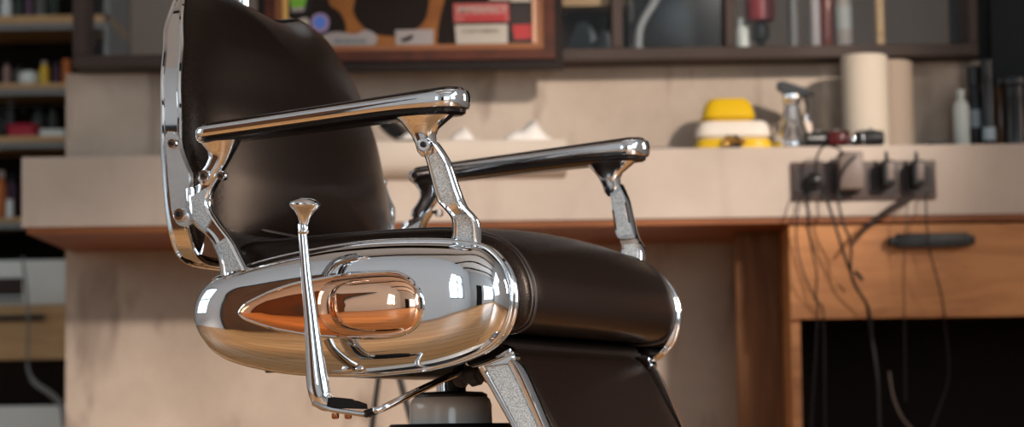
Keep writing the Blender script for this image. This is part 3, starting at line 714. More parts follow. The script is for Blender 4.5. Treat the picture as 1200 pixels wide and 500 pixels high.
# head-height shelf seen through the glazing (left bay)
t = thing('wall_shelf', 'narrow oak shelf with a dark underside behind the glass, right of the framed board', 'shelf', (X(690, 5.67, 5), 5.67, Z(12, 5.67, 690)))
obj('shelf_board', B(-.09, .09, -.06, .06, 0, .02, .001), 'oak_light', t, smooth=False); obj('shelf_backing', B(-.09, .09, .05, .062, -.30, .42, .001), 'niche', t, smooth=False)
obj('shelf_support', B(-.088, -.080, -.05, .05, -(Z(12, 5.67, 690)-ZS), 0), 'blackmetal', t, smooth=False); obj('shelf_support', B(.080, .088, -.05, .05, -(Z(12, 5.67, 690)-ZS), 0), 'blackmetal', t, smooth=False)
b = bottle('cosmetic_bottle', 696, 5.65, 13, -12, 'paleblue', 'silver', 'pale blue bottle on the narrow shelf behind the glass', zb=Z(12, 5.67, 690)+.02)
# things in the right bay: red can, black figure-shaped dispenser, pale bottle
plain('redcan', (0.20, 0.03, 0.035), .4)
t = thing('dispenser', 'black pump dispenser with a red top behind the glass above the spray bottle', 'dispenser', (X(891, 5.42, 30), 5.42, ZS))
obj('dispenser_stem', L([(.012, 0), (.013, .003), (.009, .03), (.009, .05)], n=20), 'blackplastic', t)
obj('dispenser_body', L([(.010, .048), (.018, .054), (.019, .08), (.010, .088)], n=24), 'blackplastic', t)
obj('dispenser_top', L([(.010, .087), (.030, .092), (.032, .13), (.026, .15)], n=24), 'redcan', t)
b = bottle('lotion_bottle', 872, 5.44, 17, 22, 'mint', 'mint', 'squat pale bottle behind the glass left of the red topped dispenser', .6, .1, zb=ZS)

# ================================================================== SHELVING FAR LEFT
YS0 = 6.6
sxr = X(128, YS0, 20); sxl = -2.2
t = thing('shelving_unit', 'tall open shelving unit of oak boards on dark metal at the left', 'shelving', ((sxl+sxr)/2, YS0+.17, 0))
boards = [(18, 27), (97, 103.5), (159, 166), (254, 260)]
bz = []
for a, b in boards:
    z1, z0 = Z(a, YS0, 40), Z(b, YS0, 40); bz.append(z1)
    sh = pobj('shelf', B(sxl, sxr, YS0, YS0+.34, z0, z1, .001), 'oak_light', t, smooth=False)
    e = obj('shelf_rail', B(sxl, sxr, YS0+.004, YS0+.03, z0-.016, z0, .001), 'hosegrey', sh, smooth=False); e.data.transform(Matrix.Translation(t.location).inverted())
zt_ = 2.3
for x in (sxl, sxr-.014):
    pobj('upright', B(x, x+.014, YS0, YS0+.34, 0, zt_, .001), 'hosegrey', t, smooth=False)
pobj('back_panel', B(sxl, sxr, YS0+.342, YS0+.36, .0, zt_), 'niche', t, smooth=False)
pobj('top_board', B(sxl, sxr, YS0, YS0+.34, zt_-.02, zt_), 'oak_light', t, smooth=False)
plain('purple', (0.12, 0.07, 0.12), .4); plain('pinkish', (0.36, 0.24, 0.22), .4); plain('orange', (0.55, 0.17, 0.05), .4); plain('glasswhite', (0.78, 0.88, 0.90), .25)
plain('crimson', (0.42, 0.03, 0.06), .4); plain('darkgreen', (0.03, 0.05, 0.045), .25); plain('lemon', (0.75, 0.52, 0.06), .4); plain('darkred', (0.18, 0.03, 0.03), .4); plain('greyitem', (0.12, 0.13, 0.13), .4)
def sb(px, wpx, ytop, lvl, m, label, capm='blackplastic', dy=.08, neck=.5, cap=.14):
    Y = YS0+dy; return bottle('shelf_bottle', px, Y, wpx, ytop, m, capm, label, neck, cap, zb=bz[lvl])
sb(7, 13, -4, 0, 'glasswhite', 'bright pale bottle at the left end of the topmost visible shelf', 'glasswhite', neck=.7)
sb(22, 11, -14, 0, 'darkgreen', 'dark green bottle on the topmost shelf beside the bright pale one')
sb(34, 10, -8, 0, 'purple', 'purple bottle on the topmost visible shelf')
sb(48, 14, -10, 0, 'greyitem', 'grey bottle on the topmost visible shelf, left of a dark one')
sb(63, 12, -16, 0, 'darkgreen', 'dark bottle on the topmost shelf next to the steel upright')
sb(8, 9, 72, 1, 'pinkish', 'pinkish bottle at the left end of the second shelf')
sb(22, 12, 78, 1, 'greyitem', 'grey bottle standing beside the pinkish one on the second shelf')
sb(52, 11, 72, 1, 'lemon', 'yellow bottle with pale cap on the second shelf', 'whitebottle', dy=.05)
sb(66, 8, 72, 1, 'purple', 'slim mauve bottle right of the yellow bottle')
sb(78, 11, 70, 1, 'orange', 'orange-brown jar on the second shelf against the plaster wall', 'orange', neck=.8)
# white glass bowl tipped on the second shelf
t = thing('glass_bowl', 'round bluish white glass bowl on the second shelf beside the yellow bottle', 'bowl', (X(34, YS0+.06, 95), YS0+.06, bz[1]))
obj('bowl_body', L([(.012, 0), (.02, .003), (.027, .018), (.024, .034), (.012, .040)], n=28), 'glasswhite', t); obj('bowl_foot', L([(.014, 0), (.014, .003)], (-.03, 0, 0), 16), 'glasswhite', t)
sb(4, 10, 128, 2, 'darkblue', 'dark blue bottle at the left end of the third shelf')
sb(12, 9, 118, 2, 'greyitem', 'grey bottle with a round cap on the third shelf behind the crimson tub', 'paleblue', dy=.2)
sb(28, 16, 126, 2, 'niche', 'dark bottle behind the crimson tub on the third shelf', dy=.24)
sb(45, 15, 124, 2, 'greyitem', 'broad grey bottle behind the crimson tub on the third shelf', dy=.22)
sb(62, 11, 122, 2, 'greyitem', 'grey bottle behind the white box on the third shelf', dy=.22)
t = thing('crimson_tub', 'crimson oblong tub on the third shelf', 'tub', (X(29, YS0+.06, 150), YS0+.06, bz[2]))
obj('tub_body', slab(.038, .041, .045, .047, 0, .026, r=.003), 'crimson', t); obj('lid', slab(.043, .041, .049, .047, .026, .034, r=.002), 'crimson', t)
t = thing('white_box', 'flat white box on the third shelf right of the crimson tub', 'box', (X(64, YS0+.06, 156), YS0+.06, bz[2]))
obj('box_body', B(-.031, .031, -.04, .04, 0, .013, .002), 'glasswhite', t); obj('lid', B(-.032, .032, -.041, .041, .013, .019, .002), 'glasswhite', t)
sb(2, 12, 200, 3, 'orange', 'orange bottle at the left end of the fourth shelf', 'whitebottle')
sb(14, 13, 205, 3, 'purple', 'black bottle with pink front on the fourth shelf', dy=.12)
sb(12, 9, 234, 3, 'glasswhite', 'small white tube in front of the pink and black bottle', 'glasswhite', dy=.03, neck=.8)
sb(32, 18, 182, 3, 'niche', 'dark bottle on the fourth shelf beside the counter edge', dy=.1)
# lower part of the far left: cabinet with a white printer on top
YL = 6.35
t = thing('low_cabinet', 'low oak drawer cabinet with black handle below the shelving at the left', 'cabinet', (-1.7, YL+.2, 0))
lx0, lx1 = -2.2, X(88, YL, 390)
zt1, zt0 = Z(357, YL, 40), Z(421, YL, 40)
pobj('carcass', B(lx0, lx1, YL+.02, YL+.22, 0.0, zt1-.001), 'niche', t, smooth=False)
dr = pobj('drawer', B(lx0, lx1, YL, YL+.019, zt0, zt1, .001), 'oak_light', t, smooth=False)
bm = bmesh.new(); a0, a1 = X(0, YL-.03, 372), X(50, YL-.03, 372); zz = Z(372, YL-.03, 30)
box(bm, a0-.02, a1, YL-.03, YL-.018, zz-.007, zz+.007, .002); box(bm, a1-.012, a1, YL-.02, YL-.0, zz-.006, zz+.006); box(bm, a0-.02, a0-.008, YL-.02, YL-.0, zz-.006, zz+.006)
h = obj('handle', bm, 'blackmetal', dr); h.data.transform(Matrix.Translation(t.location).inverted())
pobj('lower_drawer', B(lx0, lx1, YL, YL+.019, .1, Z(475, YL, 40), .001), 'glasswhite', t, smooth=False)
t = thing('printer', 'white box-shaped machine with a dark panel on the low cabinet at the left', 'machine', (X(20, YL, 330), YL+.1, zt1))
pz = Z(304, YL, 40)-zt1
obj('casing', B(-.25, lx1-X(20, YL, 330), -.09, .09, 0, pz, .006), 'glasswhite', t)
obj('front_panel', B(-.22, .012, -.096, -.0895, .025, .068, .002), 'socketdark', t)
obj('feed_lip', B(-.2, .012, -.11, -.0895, .012, .018, .002), 'greyitem', t)
P = [at(26, 300, YL-.02), at(31, 340, YL-.03), at(33, 380, YL-.045), at(32, 425, YL-.03), at(40, 447, YL-.04), at(58, 460, YL-.05), at(72, 475, YL-.05), at(76, 500, YL-.05)]
o = obj('cable', T(catmull(P, 6), [.003]*19+[.0045]*4+[.007]*20, n=8), 'hosegrey'); tag(o, 'grey cable thickening into a hose over the low cabinet front at the left', 'cable')

# ================================================================== TRESTLE BEHIND THE CHAIR
YT = 4.6
t = thing('trestle_stand', 'black metal trestle legs crossing behind the seat of the barber chair', 'stand', (X(456, YT, 380), YT, 0))
apx = at(455, 398, YT)
def rod(a, b, dy):
    pa, pb = at(*a, YT), at(*b, YT); d = (pb-pa); k = (0.005-pa.z)/d.z; e = pa+d*k; k2 = (apx.z+.02-pa.z)/d.z; s_ = pa+d*k2
    s_.y = YT; e.y = YT+dy
    return [s_-t.location, e-t.location]
obj('leg', T(rod((444, 440), (436, 500), -.0), .0052, n=10), 'blackmetal', t)
obj('leg', T(rod((467, 438), (480, 485), .0), .0062, n=10), 'blackmetal', t)
obj('crossbar', T([apx-t.location+Vector((-.05, 0, .02)), apx-t.location+Vector((.05, 0, .02))], .008, n=10), 'blackmetal', t)

# ================================================================== BARBER CHAIR
CH = thing('barber_chair', 'vintage barber chair with dark brown leather, polished chrome sides and copper side inlays', 'barber chair', O, -TH)
def cobj(name, bm, m, parent=CH, **k): return obj(name, bm, m, parent, **k)
V3 = lambda x, y, z: Vector((x, y, z))

# ---- side panels
PO = cps([(229, 375), (232, 351), (245, 332), (262, 321), (300, 308), (350, 296), (400, 287.5), (450, 283), (500, 282), (540, 284), (566, 290), (584, 306), (594, 326), (597.5, 346), (595, 368), (587, 388), (572, 404), (548, 417), (515, 428), (476, 434), (428, 438), (390, 438), (346, 436), (300, 429), (262, 417), (240, 399)], -.277)
pan = [(v.x, v.y) for v in catmull(PO, 5, True)]
sA, sB = Vector((-.115, .5085)), Vector((.135, .520))
PH, PP, PY = .035, 2.5, .272
def hitr(q):
    "how far (0..1) q lies from the spine towards the outline"
    q = Vector(q); s = nearest(q, sA, sB); d = q-s
    if d.length < 1e-6: return 0
    best = 1e9; N = len(pan)
    for i in range(N):
        a = Vector(pan[i]); b = Vector(pan[(i+1) % N]); e = b-a
        den = d.x*e.y-d.y*e.x
        if abs(den) < 1e-12: continue
        w_ = a-s; tt = (w_.x*e.y-w_.y*e.x)/den; uu = (w_.x*d.y-w_.y*d.x)/den
        if tt > 0 and -1e-6 <= uu <= 1+1e-6: best = min(best, tt)
    return min(1, 1/best) if best < 1e8 else 0
def pdepth(u, v):
    r = hitr((u, v)); return PH*(1-r**PP)**(1/PP) if r < 1 else 0
IN = cps([(283, 366), (290, 357), (302, 350), (322, 341), (346, 333), (370, 328.5), (400, 323), (438, 319.5), (465, 320), (482, 328), (492, 342), (495.5, 357), (493, 372), (484, 385), (465, 393), (438, 395), (400, 394.5), (370, 392.5), (346, 389), (322, 384), (300, 377), (288, 372)], -.305)
inl = [(v.x, v.y) for v in catmull(IN, 4, True)]
DO = cps([(374, 357), (376, 341), (384, 330.5), (400, 325.5), (438, 321.5), (463, 322), (480, 329), (490, 342), (493.5, 357), (491, 372), (482, 384), (464, 391.5), (438, 393.5), (402, 392.5), (385, 386), (377, 374)], -.312)
dom = [(v.x, v.y) for v in catmull(DO, 4, True)]
def inr(q, poly, A, Bp):
    q = Vector(q); s = nearest(q, A, Bp); d = q-s
    if d.length < 1e-6: return 0
    best = 1e9; N = len(poly)
    for i in range(N):
        a = Vector(poly[i]); e = Vector(poly[(i+1) % N])-a; den = d.x*e.y-d.y*e.x
        if abs(den) < 1e-12: continue
        w_ = a-s; tt = (w_.x*e.y-w_.y*e.x)/den; uu = (w_.x*d.y-w_.y*d.x)/den
        if tt > 0 and -1e-6 <= uu <= 1+1e-6: best = min(best, tt)
    return min(1, 1/best) if best < 1e8 else 0
dA, dB = Vector(cp(412, 358, -.312)), Vector(cp(455, 357, -.312))
iA, iB = Vector(cp(320, 362.5, -.305)), Vector(cp(452, 357, -.305))
def side(s):
    bm = bmesh.new()
    a = inflate(bm, pan, sA, sB, lambda u, v, d: V3(u, s*(PY+d), v), PH, PP, 18)
    b = [bm.verts.new((u, s*.252, v)) for u, v in pan]; bridge(bm, a, b); bm.faces.new(b)
    P_ = cobj('side_panel', weld(bm), 'chrome')
    rim = [V3(u, s*(PY-.001), v) for u, v in pan]
    cobj('rim_trim', T(rim, .0036, n=10, closed=True), 'chrome', P_)
    rim2 = [V3(u, s*(PY-.014), v) for u, v in pan]
    cobj('inner_trim', T(rim2, .0028, n=8, closed=True), 'chrome', P_)
    # copper inlay
    bm = bmesh.new()
    def fi(u, v, d): return V3(u, s*(PY+pdepth(u, v)+.0015+d), v)
    a = inflate(bm, inl, iA, iB, fi, .0075, 2.0, 12)
    b = [bm.verts.new((u, s*(PY+pdepth(u, v)-.003), v)) for u, v in inl]; bridge(bm, a, b)
    c = cobj('copper_inlay', weld(bm), 'copper', P_); c['label'] = 'polished copper teardrop inlay'
    cobj('inlay_bead', T([fi(u, v, .0) for u, v in inl], .0024, n=8, closed=True), 'chrome', P_)
    bm = bmesh.new()
    def ih(u, v):
        r = inr((u, v), inl, iA, iB); return .0075*max(0, 1-r**2)**.5
    def fd(u, v, d): return V3(u, s*(PY+pdepth(u, v)+.0015+ih(u, v)+d), v)
    a = inflate(bm, dom, dA, dB, fd, .0075, 2.0, 10)
    b = [bm.verts.new(fd(u, v, -.004)) for u, v in dom]; bridge(bm, a, b)
    c = cobj('copper_boss', weld(bm), 'copper_dome', P_); c['label'] = 'raised oval copper boss'
    # curved dark raised bands above and below the inlay, and the lug at the bottom edge
    def band_on(pts, w):
        pp = catmull(cps(pts, -.300), 6); bm = bmesh.new()
        q = [V3(v.x, s*(PY+pdepth(v.x, v.y)+.0008), v.y) for v in pp]
        tube(bm, q, w, n=10, flat=.42, up=(0, 1, 0)); return bm
    cobj('flat_band', band_on([(383, 324), (389, 313), (399, 305), (418, 301)], .0050), 'dark_chrome', P_)
    cobj('flat_band', band_on([(386, 397), (391, 408), (401, 419), (414, 429)], .0055), 'dark_chrome', P_)
    lx, lz = cp(414, 432, -.29)
    cobj('lug', L([(.0045, -.014), (.006, -.012), (.006, .012), (.0045, .014)], (lx, s*.288, lz), 14, axis='X'), 'chrome', P_)
    for px in (317, 456, 472):
        lx, lz = cp(px, 433 if px < 400 else 436.5, -.265)
        cobj('screw', L([(.006, -.0035), (.007, 0), (.007, .006)], (lx, s*.265, lz), 12), 'blackmetal', P_)
    return P_
side(-1); side(1)

# ---- seat cushion
cu = [(-.165, .592), (-.10, .599), (.0, .602), (.08, .603), (.13, .600), (.17, .590), (.197, .573), (.2135, .548), (.219, .522), (.2155, .500), (.205, .487), (.18, .482), (.10, .484), (0, .486), (-.1, .486), (-.165, .490), (-.178, .54)]
cuo = [(v.x, v.y) for v in catmull(cu, 5, True)]
bm = pill(cuo, (-.11, .541), (.145, .541), -.234, .234, .016, 2.2, 8)
for v in bm.verts:      # crown the top and the front across the width
    k = max(0, 1-(v.co.y/.245)**2)
    if v.co.z > .555: v.co.z += .013*k*min(1, (v.co.z-.555)/.03)
    if v.co.x > .17: v.co.x += .007*k*min(1, (v.co.x-.17)/.03)
seat = cobj('seat_cushion', bm, 'leather')
def piping(y, grow=.0015):
    c = Vector((.0, .541)); return T([V3(u, y, v)+V3((u-.0)*.004, 0, (v-.541)*.03) for u, v in cuo], .0022, n=8, closed=True)
for y in (-.226, .226): cobj('piping', piping(y), 'leather_seam', seat)
for y in (-.234, .234): cobj('piping', T([V3(u, y, v) for u, v in cuo], .0013, n=6, closed=True), 'leather_seam', seat)
# rolled front apron under the cushion
ap = [(v.x, v.y) for v in catmull([(.05, .482), (.13, .482), (.160, .478), (.168, .468), (.160, .457), (.13, .452), (.05, .452)], 5, True)]
cobj('front_roll', pill(ap, (.08, .467), (.145, .467), -.225, .225, .012), 'niche')
# underframe
bm = bmesh.new(); box(bm, -.17, .13, -.235, .235, .455, .484, .004); box(bm, -.09, .09, -.09, .09, .437, .456, .004)
cobj('underframe', bm, 'blackmetal')

# ---- backrest
def bx(z):     # lean of the back
    pts = [(.56, -.212), (.64, -.223), (.765, -.236), (.85, -.253), (.90, -.270), (.96, -.296)]
    if z <= pts[0][0]: return pts[0][1]
    for (a, b), (c, d) in zip(pts, pts[1:]):
        if z <= c: return b+(d-b)*(z-a)/(c-a)
    return pts[-1][1]
far_ = [(0, .924), (.03, .919), (.06, .918), (.09, .923), (.12, .928), (.148, .924), (.174, .909), (.200, .880), (.222, .845)]
low_ = [(.243, .800), (.255, .755), (.263, .700), (.265, .640), (.258, .600), (.240, .583), (.20, .578), (.10, .577), (0, .577)]
near_ = [(-.20, .578), (-.240, .583), (-.258, .600), (-.265, .640), (-.263, .700), (-.255, .755), (-.243, .800), (-.222, .845), (-.207, .875), (-.190, .900), (-.170, .920), (-.148, .936), (-.12, .944), (-.09, .940), (-.06, .933), (-.03, .928)]
bo = [(v.x, v.y) for v in catmull(far_+low_+[(-.10, .577)]+near_, 4, True)]
bA, bB = Vector((0, .70)), Vector((0, .83))
bm = bmesh.new()
a = inflate(bm, bo, bA, bB, lambda u, v, d: V3(bx(v)+d+.010*max(0, 1-abs(v-.68)/.12)*(d/.05), u, v), .050, 2.0, 18)
b = [bm.verts.new((bx(v)-.003, u, v)) for u, v in bo]; bridge(bm, a, b); bm.faces.new(b)
backc = cobj('backrest_cushion', weld(bm), 'leather')
# lower stitched seam on the backrest
SE = [V3(bx(.628)+.050*max(0,1-(y/.262)**2)**.5+.0005, y, .628-.012*(1-(y/.23)**2)) for y in [-.23+.46*i/24 for i in range(25)]]
cobj('seam', T(SE, .0016, n=6), 'leather_seam', backc)
bm = bmesh.new()
ob = [(u*1.012, .77+(v-.77)*1.012) for u, v in bo]
a = [bm.verts.new((bx(v)+.0015, u, v)) for u, v in ob]
def shf(u, v, d):
    k = min(1, max(0, (v-.855)/.075)); k = 1-.6*k*k*(3-2*k); return V3(bx(v)-.022*k-d*k, u, v)
b = inflate(bm, ob, bA, bB, shf, .014, 2.6, 8); bridge(bm, a, b); bm.faces.new(a)
shell = cobj('back_shell', weld(bm), 'chrome')
cobj('edge_bead', T([V3(bx(v)+.001, u, v) for u, v in ob], .0032, n=8, closed=True), 'chrome', shell)
cobj('edge_bead', T([shf(u, v, .001) for u, v in ob], .0028, n=8, closed=True), 'chrome', shell)
# chrome scoop at the foot of the back, curling under
sc_ = cps([(205, 255), (213, 279), (226, 292), (244, 300), (262, 303), (280, 304)], -.245)
sc2 = cps([(214, 246), (226, 250), (238, 256), (252, 264), (266, 276), (280, 291)], -.245)
pl = [tuple(v) for v in catmull(sc_, 5)]+[tuple(v) for v in reversed(catmull(sc2, 5))]
bm = bmesh.new(); prism(bm, pl, lambda u, v, d: V3(u, d, v), -.250, .250, .003)
cobj('lower_scoop', bm, 'chrome')
cobj('headrest_post', L([(.007, .93), (.007, .99), (.010, 1.0)], (-.292, 0.0, 0), 16), 'chrome')

# ---- armrests
AX0, AZ0 = cp(219, 149, -.312); AX1, AZ1 = cp(538, 101, -.312)
def armz(x): return AZ0+(AZ1-AZ0)*(x-AX0)/(AX1-AX0)
def arm(s):
    yc = s*.286; N = 24; xa, xb = AX0, AX1-.001
    def plan(off):
        r0, r1 = .023+off, .0285+off; out = []
        for i in range(N+1):
            t_ = math.pi/2+math.pi*i/N; out.append((xa+.023+r0*math.cos(t_), r0*math.sin(t_)))
        for i in range(N+1):
            t_ = -math.pi/2+math.pi*i/N; out.append((xb-.0285+r1*math.cos(t_), r1*math.sin(t_)))
        # straight sides are filled with intermediate points
        full = []
        for i, p in enumerate(out):
            full.append(p); q = out[(i+1) % len(out)]
            if abs(p[0]-q[0]) > .05:
                for k in range(1, 12): full.append((p[0]+(q[0]-p[0])*k/12, p[1]+(q[1]-p[1])*k/12))
        return full
    def hh(x):
        k = (x-xa)/(xb-xa); return .0135+.0035*k+(.006*max(0, (k-.72)/.28)**1.5)
    sec = [(-.0045, .0), (-.0012, .08), (.0, .25), (.0005, .5), (0, .75), (-.0015, .93), (-.0045, 1.0), (-.007, 1.0)]
    bm = bmesh.new(); rings = []
    for off, fr in sec: rings.append([V3(x, yc+y, armz(x)-hh(x)*(1-fr)-.001*0) for x, y in plan(off)])
    loft(bm, rings); A_ = cobj('armrest', bm, 'chrome')
    bm = bmesh.new()
    loft(bm, [[V3(x, yc+y, armz(x)+dz) for x, y in plan(o_)] for o_, dz in ((-.0068, -.001), (-.0068, .0018), (-.0085, .0035), (-.014, .0046))])
    cobj('arm_pad', bm, 'leather', A_)
    bm = bmesh.new()
    loft(bm, [[V3(x, yc+y, armz(x)-hh(x)+dz) for x, y in plan(o_)] for o_, dz in ((-.005, .001), (-.0055, -.0035), (-.009, -.006))])
    cobj('underside', bm, 'blacksatin', A_)
    # nose bulk and gusset at the front
    def sec3(px0, px1, py, hy, yy=-.29):
        x0, z0 = cp(px0, py, yy); x1, z1 = cp(px1, py, yy)
        return [V3(p.x, yc+p.y, z0+(z1-z0)*(p.x-x0)/(x1-x0)) for p in sring((x0+x1)/2, 0, (x1-x0)/2, hy, 0, 28, 2.8)]
    bm = bmesh.new()
    loft(bm, [sec3(452, 530, 129, .020), sec3(458, 529, 134, .019), sec3(468, 520, 142, .015), sec3(475, 511, 150, .012), sec3(481, 508, 158, .0105), sec3(486, 509, 168, .0095), sec3(489, 507, 178, .0085), sec3(493, 503, 183, .006)])
    cobj('front_gusset', bm, 'chrome', A_)
    bm = bmesh.new()
    loft(bm, [sec3(229, 279, 163, .016), sec3(237, 276, 169, .014), sec3(243, 272, 177, .011), sec3(244, 268, 185, .009), sec3(240, 263, 194, .0085), sec3(233, 257, 203, .008), sec3(231, 252, 210, .0075), sec3(235, 246, 217, .006)])
    cobj('rear_gusset', bm, 'chrome', A_)
    return A_
def flat_band(name, Lp, Rp, s, yc=.288, th=.0085, yy=-.29, tex=((.12, .93),), lean=0.0):
    "flat forged post: chrome body with raised beads along both edges and grained panels between"
    pa, pb = Lp[0][1], Lp[-1][1]
    def inn(py): return lean*max(0, min(1, (py-pa)/(pb-pa)))
    l_ = catmull([cp(a, b, yy+inn(b)) for a, b in Lp], 5); r_ = catmull([cp(a, b, yy+inn(b)) for a, b in Rp], 5); n = min(len(l_), len(r_))
    bm = bmesh.new(); R = []; yc0 = yc
    for i in range(n):
        yc = yc0-lean*i/(n-1)
        a, b = l_[i], r_[i]; c = (a+b)/2; d = (b-a)
        row = []
        for f, dy in ((0, .0), (.06, .8), (.16, 1.0), (.24, .35), (.5, .25), (.76, .35), (.84, 1.0), (.94, .8), (1, 0), (.9, -1), (.5, -1), (.1, -1)):
            q = a+d*f; row.append(V3(q.x, s*(yc+th*dy), q.y))
        R.append(row)
    loft(bm, R)
    P_ = cobj(name, bm, 'chrome', angle=60)
    for t0, t1 in tex:
        bm = bmesh.new(); i0, i1 = int(t0*(n-1)), int(t1*(n-1)); R = []
        for i in range(i0, i1+1):
            a, b = l_[i], r_[i]; d = b-a; yc = yc0-lean*i/(n-1)
            row = [V3((a+d*f).x, s*(yc+th*dy), (a+d*f).y) for f, dy in ((.22, .30), (.22, .55), (.78, .55), (.78, .30))]
            R.append(row)
        loft(bm, R); c = cobj('grained_inset', bm, 'sparkle', P_, angle=30); c['label'] = 'grainy silver inset panel'
        bm = bmesh.new(); R = []
        for i in range(i0, i1+1):
            a, b = l_[i], r_[i]; d = b-a; yc = yc0-lean*i/(n-1)
            R.append([V3((a+d*f).x, s*(yc+th*dy), (a+d*f).y) for f, dy in ((.22, -.97), (.22, -1.12), (.78, -1.12), (.78, -.97))])
        loft(bm, R); cobj('grained_inset', bm, 'sparkle', P_, angle=30)
    return P_
def bolt(parent, px, py, r, s, y=.296, m='chrome', yy=-.297):
    x, z = cp(px, py, yy)
    c = cobj('bolt', L([(r, -.004), (r, .002), (r*.85, .0035), (r*.8, .0035)], (x, 0, z), 24, axis='Y'), m, parent)
    c.data.transform(Matrix.Translation((0, y*1, 0)))
    d = cobj('bolt_head', L([(r*.42, .003), (r*.42, .0055), (r*.3, .0065)], (x, y, z), 16, axis='Y'), 'blackmetal' , parent)
    if s < 0:
        for o_ in (c, d): o_.data.transform(Matrix.Scale(-1, 4, (0, 1, 0))); o_.data.flip_normals()
for s in (-1, 1):
    A_ = arm(s)
    bolt(A_, 497.5, 169.5, .0082, s, .2965); bolt(A_, 239, 205.5, .0068, s, .2945)
    fp = flat_band('front_post', [(496, 178), (500, 190), (506, 212), (514, 236), (520, 244), (527, 253), (529, 262), (529, 286)],
               [(512, 166), (518, 176), (526, 190), (536, 216), (546, 240), (554, 250), (561, 262), (564, 292)], s, tex=((.12, .56), (.72, .98)), lean=.030)
    rp = flat_band('rear_post', [(216, 224), (219, 244), (228, 264), (245, 279), (252, 292), (257, 305), (259, 324)],
               [(262, 203), (250, 222), (247, 241), (257, 259), (272, 279), (282, 298), (291, 316)], s, tex=((.10, .45), (.66, .98)))
    bolt(rp, 260, 206, .0058, s, .2965)
    # bracket plate on the side of the back
    bm = bmesh.new()
    prism(bm, [tuple(v) for v in catmull(cps([(194, 158), (200, 154), (207, 157), (210, 172), (216, 190), (223, 207), (221, 222), (222, 240), (226, 258), (218, 265), (207, 262), (202, 248), (199, 225), (196, 190)], -.275), 4, True)], lambda u, v, d: V3(u, s*d, v), .266, .276, .002)
    br_ = cobj('back_bracket', bm, 'bracket'); bolt(br_, 202, 168, .0062, s, .279, yy=-.28); bolt(br_, 210.5, 251, .0082, s, .279, yy=-.28)
# tie rod between the rear posts
# ---- recline lever on the near side
yl = -.345
LP = cps([(353.5, 262), (356, 290), (359, 325), (363, 360), (366.5, 395), (369.5, 425), (372.5, 450), (377, 466), (387, 474)], yl)
lw = [.0052, .0060, .0068, .0082, .0100, .0122, .0142, .0132, .0085]
pts = catmull([(x, yl, z) for x, z in LP], 5); rad = []
for i in range(len(pts)):
    k = i/5; j = min(int(k), len(lw)-2); rad.append(lw[j]+(lw[j+1]-lw[j])*(k-j))
lev = cobj('recline_lever', T(pts, rad, n=16, flat=.52, up=(0, 1, 0)), 'chrome')
kx, kz = cp(356, 262, yl)
rotk = Matrix.Rotation(math.radians(4), 3, 'Y')
kn = [(.0048, -.012), (.0066, -.010), (.0068, -.008), (.0054, -.006), (.0058, .000), (.0080, .008), (.0125, .014), (.0175, .0185), (.0190, .0215), (.0180, .0245), (.0130, .0280), (.006, .0295)]
kb = cobj('knob', L([(r*1.0, h) for r, h in kn], (0, 0, 0), 32, rot=rotk, sy=.8), 'chrome', lev)
kb.data.transform(Matrix.Translation((kx, yl, kz)))
x0, z0 = cp(366, 481, yl); x1, z1 = cp(431, 486, yl)
bm = bmesh.new()
loft(bm, [[V3(x_, yl+a, z_+b) for a, b in ((-.008, -.0025), (.008, -.0025), (.009, 0), (.008, .0025), (-.008, .0025), (-.009, 0))] for x_, z_ in ((x0+.004, z0+.008), (x0+.016, z0+.004), (x0+.03, z0), (x1, z1))])
cobj('lever_foot', bm, 'chrome', lev)
q = cps([(386, 466), (391, 465), (411, 467), (417, 471), (428, 473), (429, 479), (384, 478)], yl)
bm = bmesh.new(); prism(bm, q, lambda u, v, d: V3(u, d, v), yl-.006, yl+.006, .0015); cobj('clamp', bm, 'blacksatin', lev)
for px in (393, 408):
    x_, z_ = cp(px, 487, yl); cobj('screw', L([(.0030, -.0035), (.0042, -.002), (.0042, .003)], (x_, yl, z_), 12), 'bronze', lev)
xa_, za_ = cp(428, 485, yl); xb_, zb_ = cp(443, 480, yl+.005); xc_, zc2 = cp(536, 437, -.19); xd_, zd2 = cp(556, 430, -.16)
cobj('joint', T([(xa_, yl, za_), (xb_, yl+.004, zb_)], .0045, n=12), 'blacksatin', lev)
cobj('link_rod', T(catmull([(xb_-.004, yl+.003, zb_), (xb_+.006, yl+.006, zb_+.002), ((xb_+xc_)/2, (yl-.19)/2, (zb_+zc2)/2), (xc_, -.19, zc2), (xd_, -.15, zd2)], 6), .0042, n=12), 'chrome', lev)
bt = [(.010, -.022), (.013, -.018), (.013, -.012), (.0105, -.009), (.0105, -.006), (.015, -.002), (.015, .008), (.012, .011), (.012, .014), (.016, .018), (.015, .026)]
xx, zz = cp(553, 438, -.17)
kb = cobj('rubber_boot', L(bt, (0, 0, 0), 24, axis='X', rot=Matrix.Rotation(math.radians(-12), 3, 'Y')), 'rubber', CH); kb.data.transform(Matrix.Translation((xx, -.17, zz)))

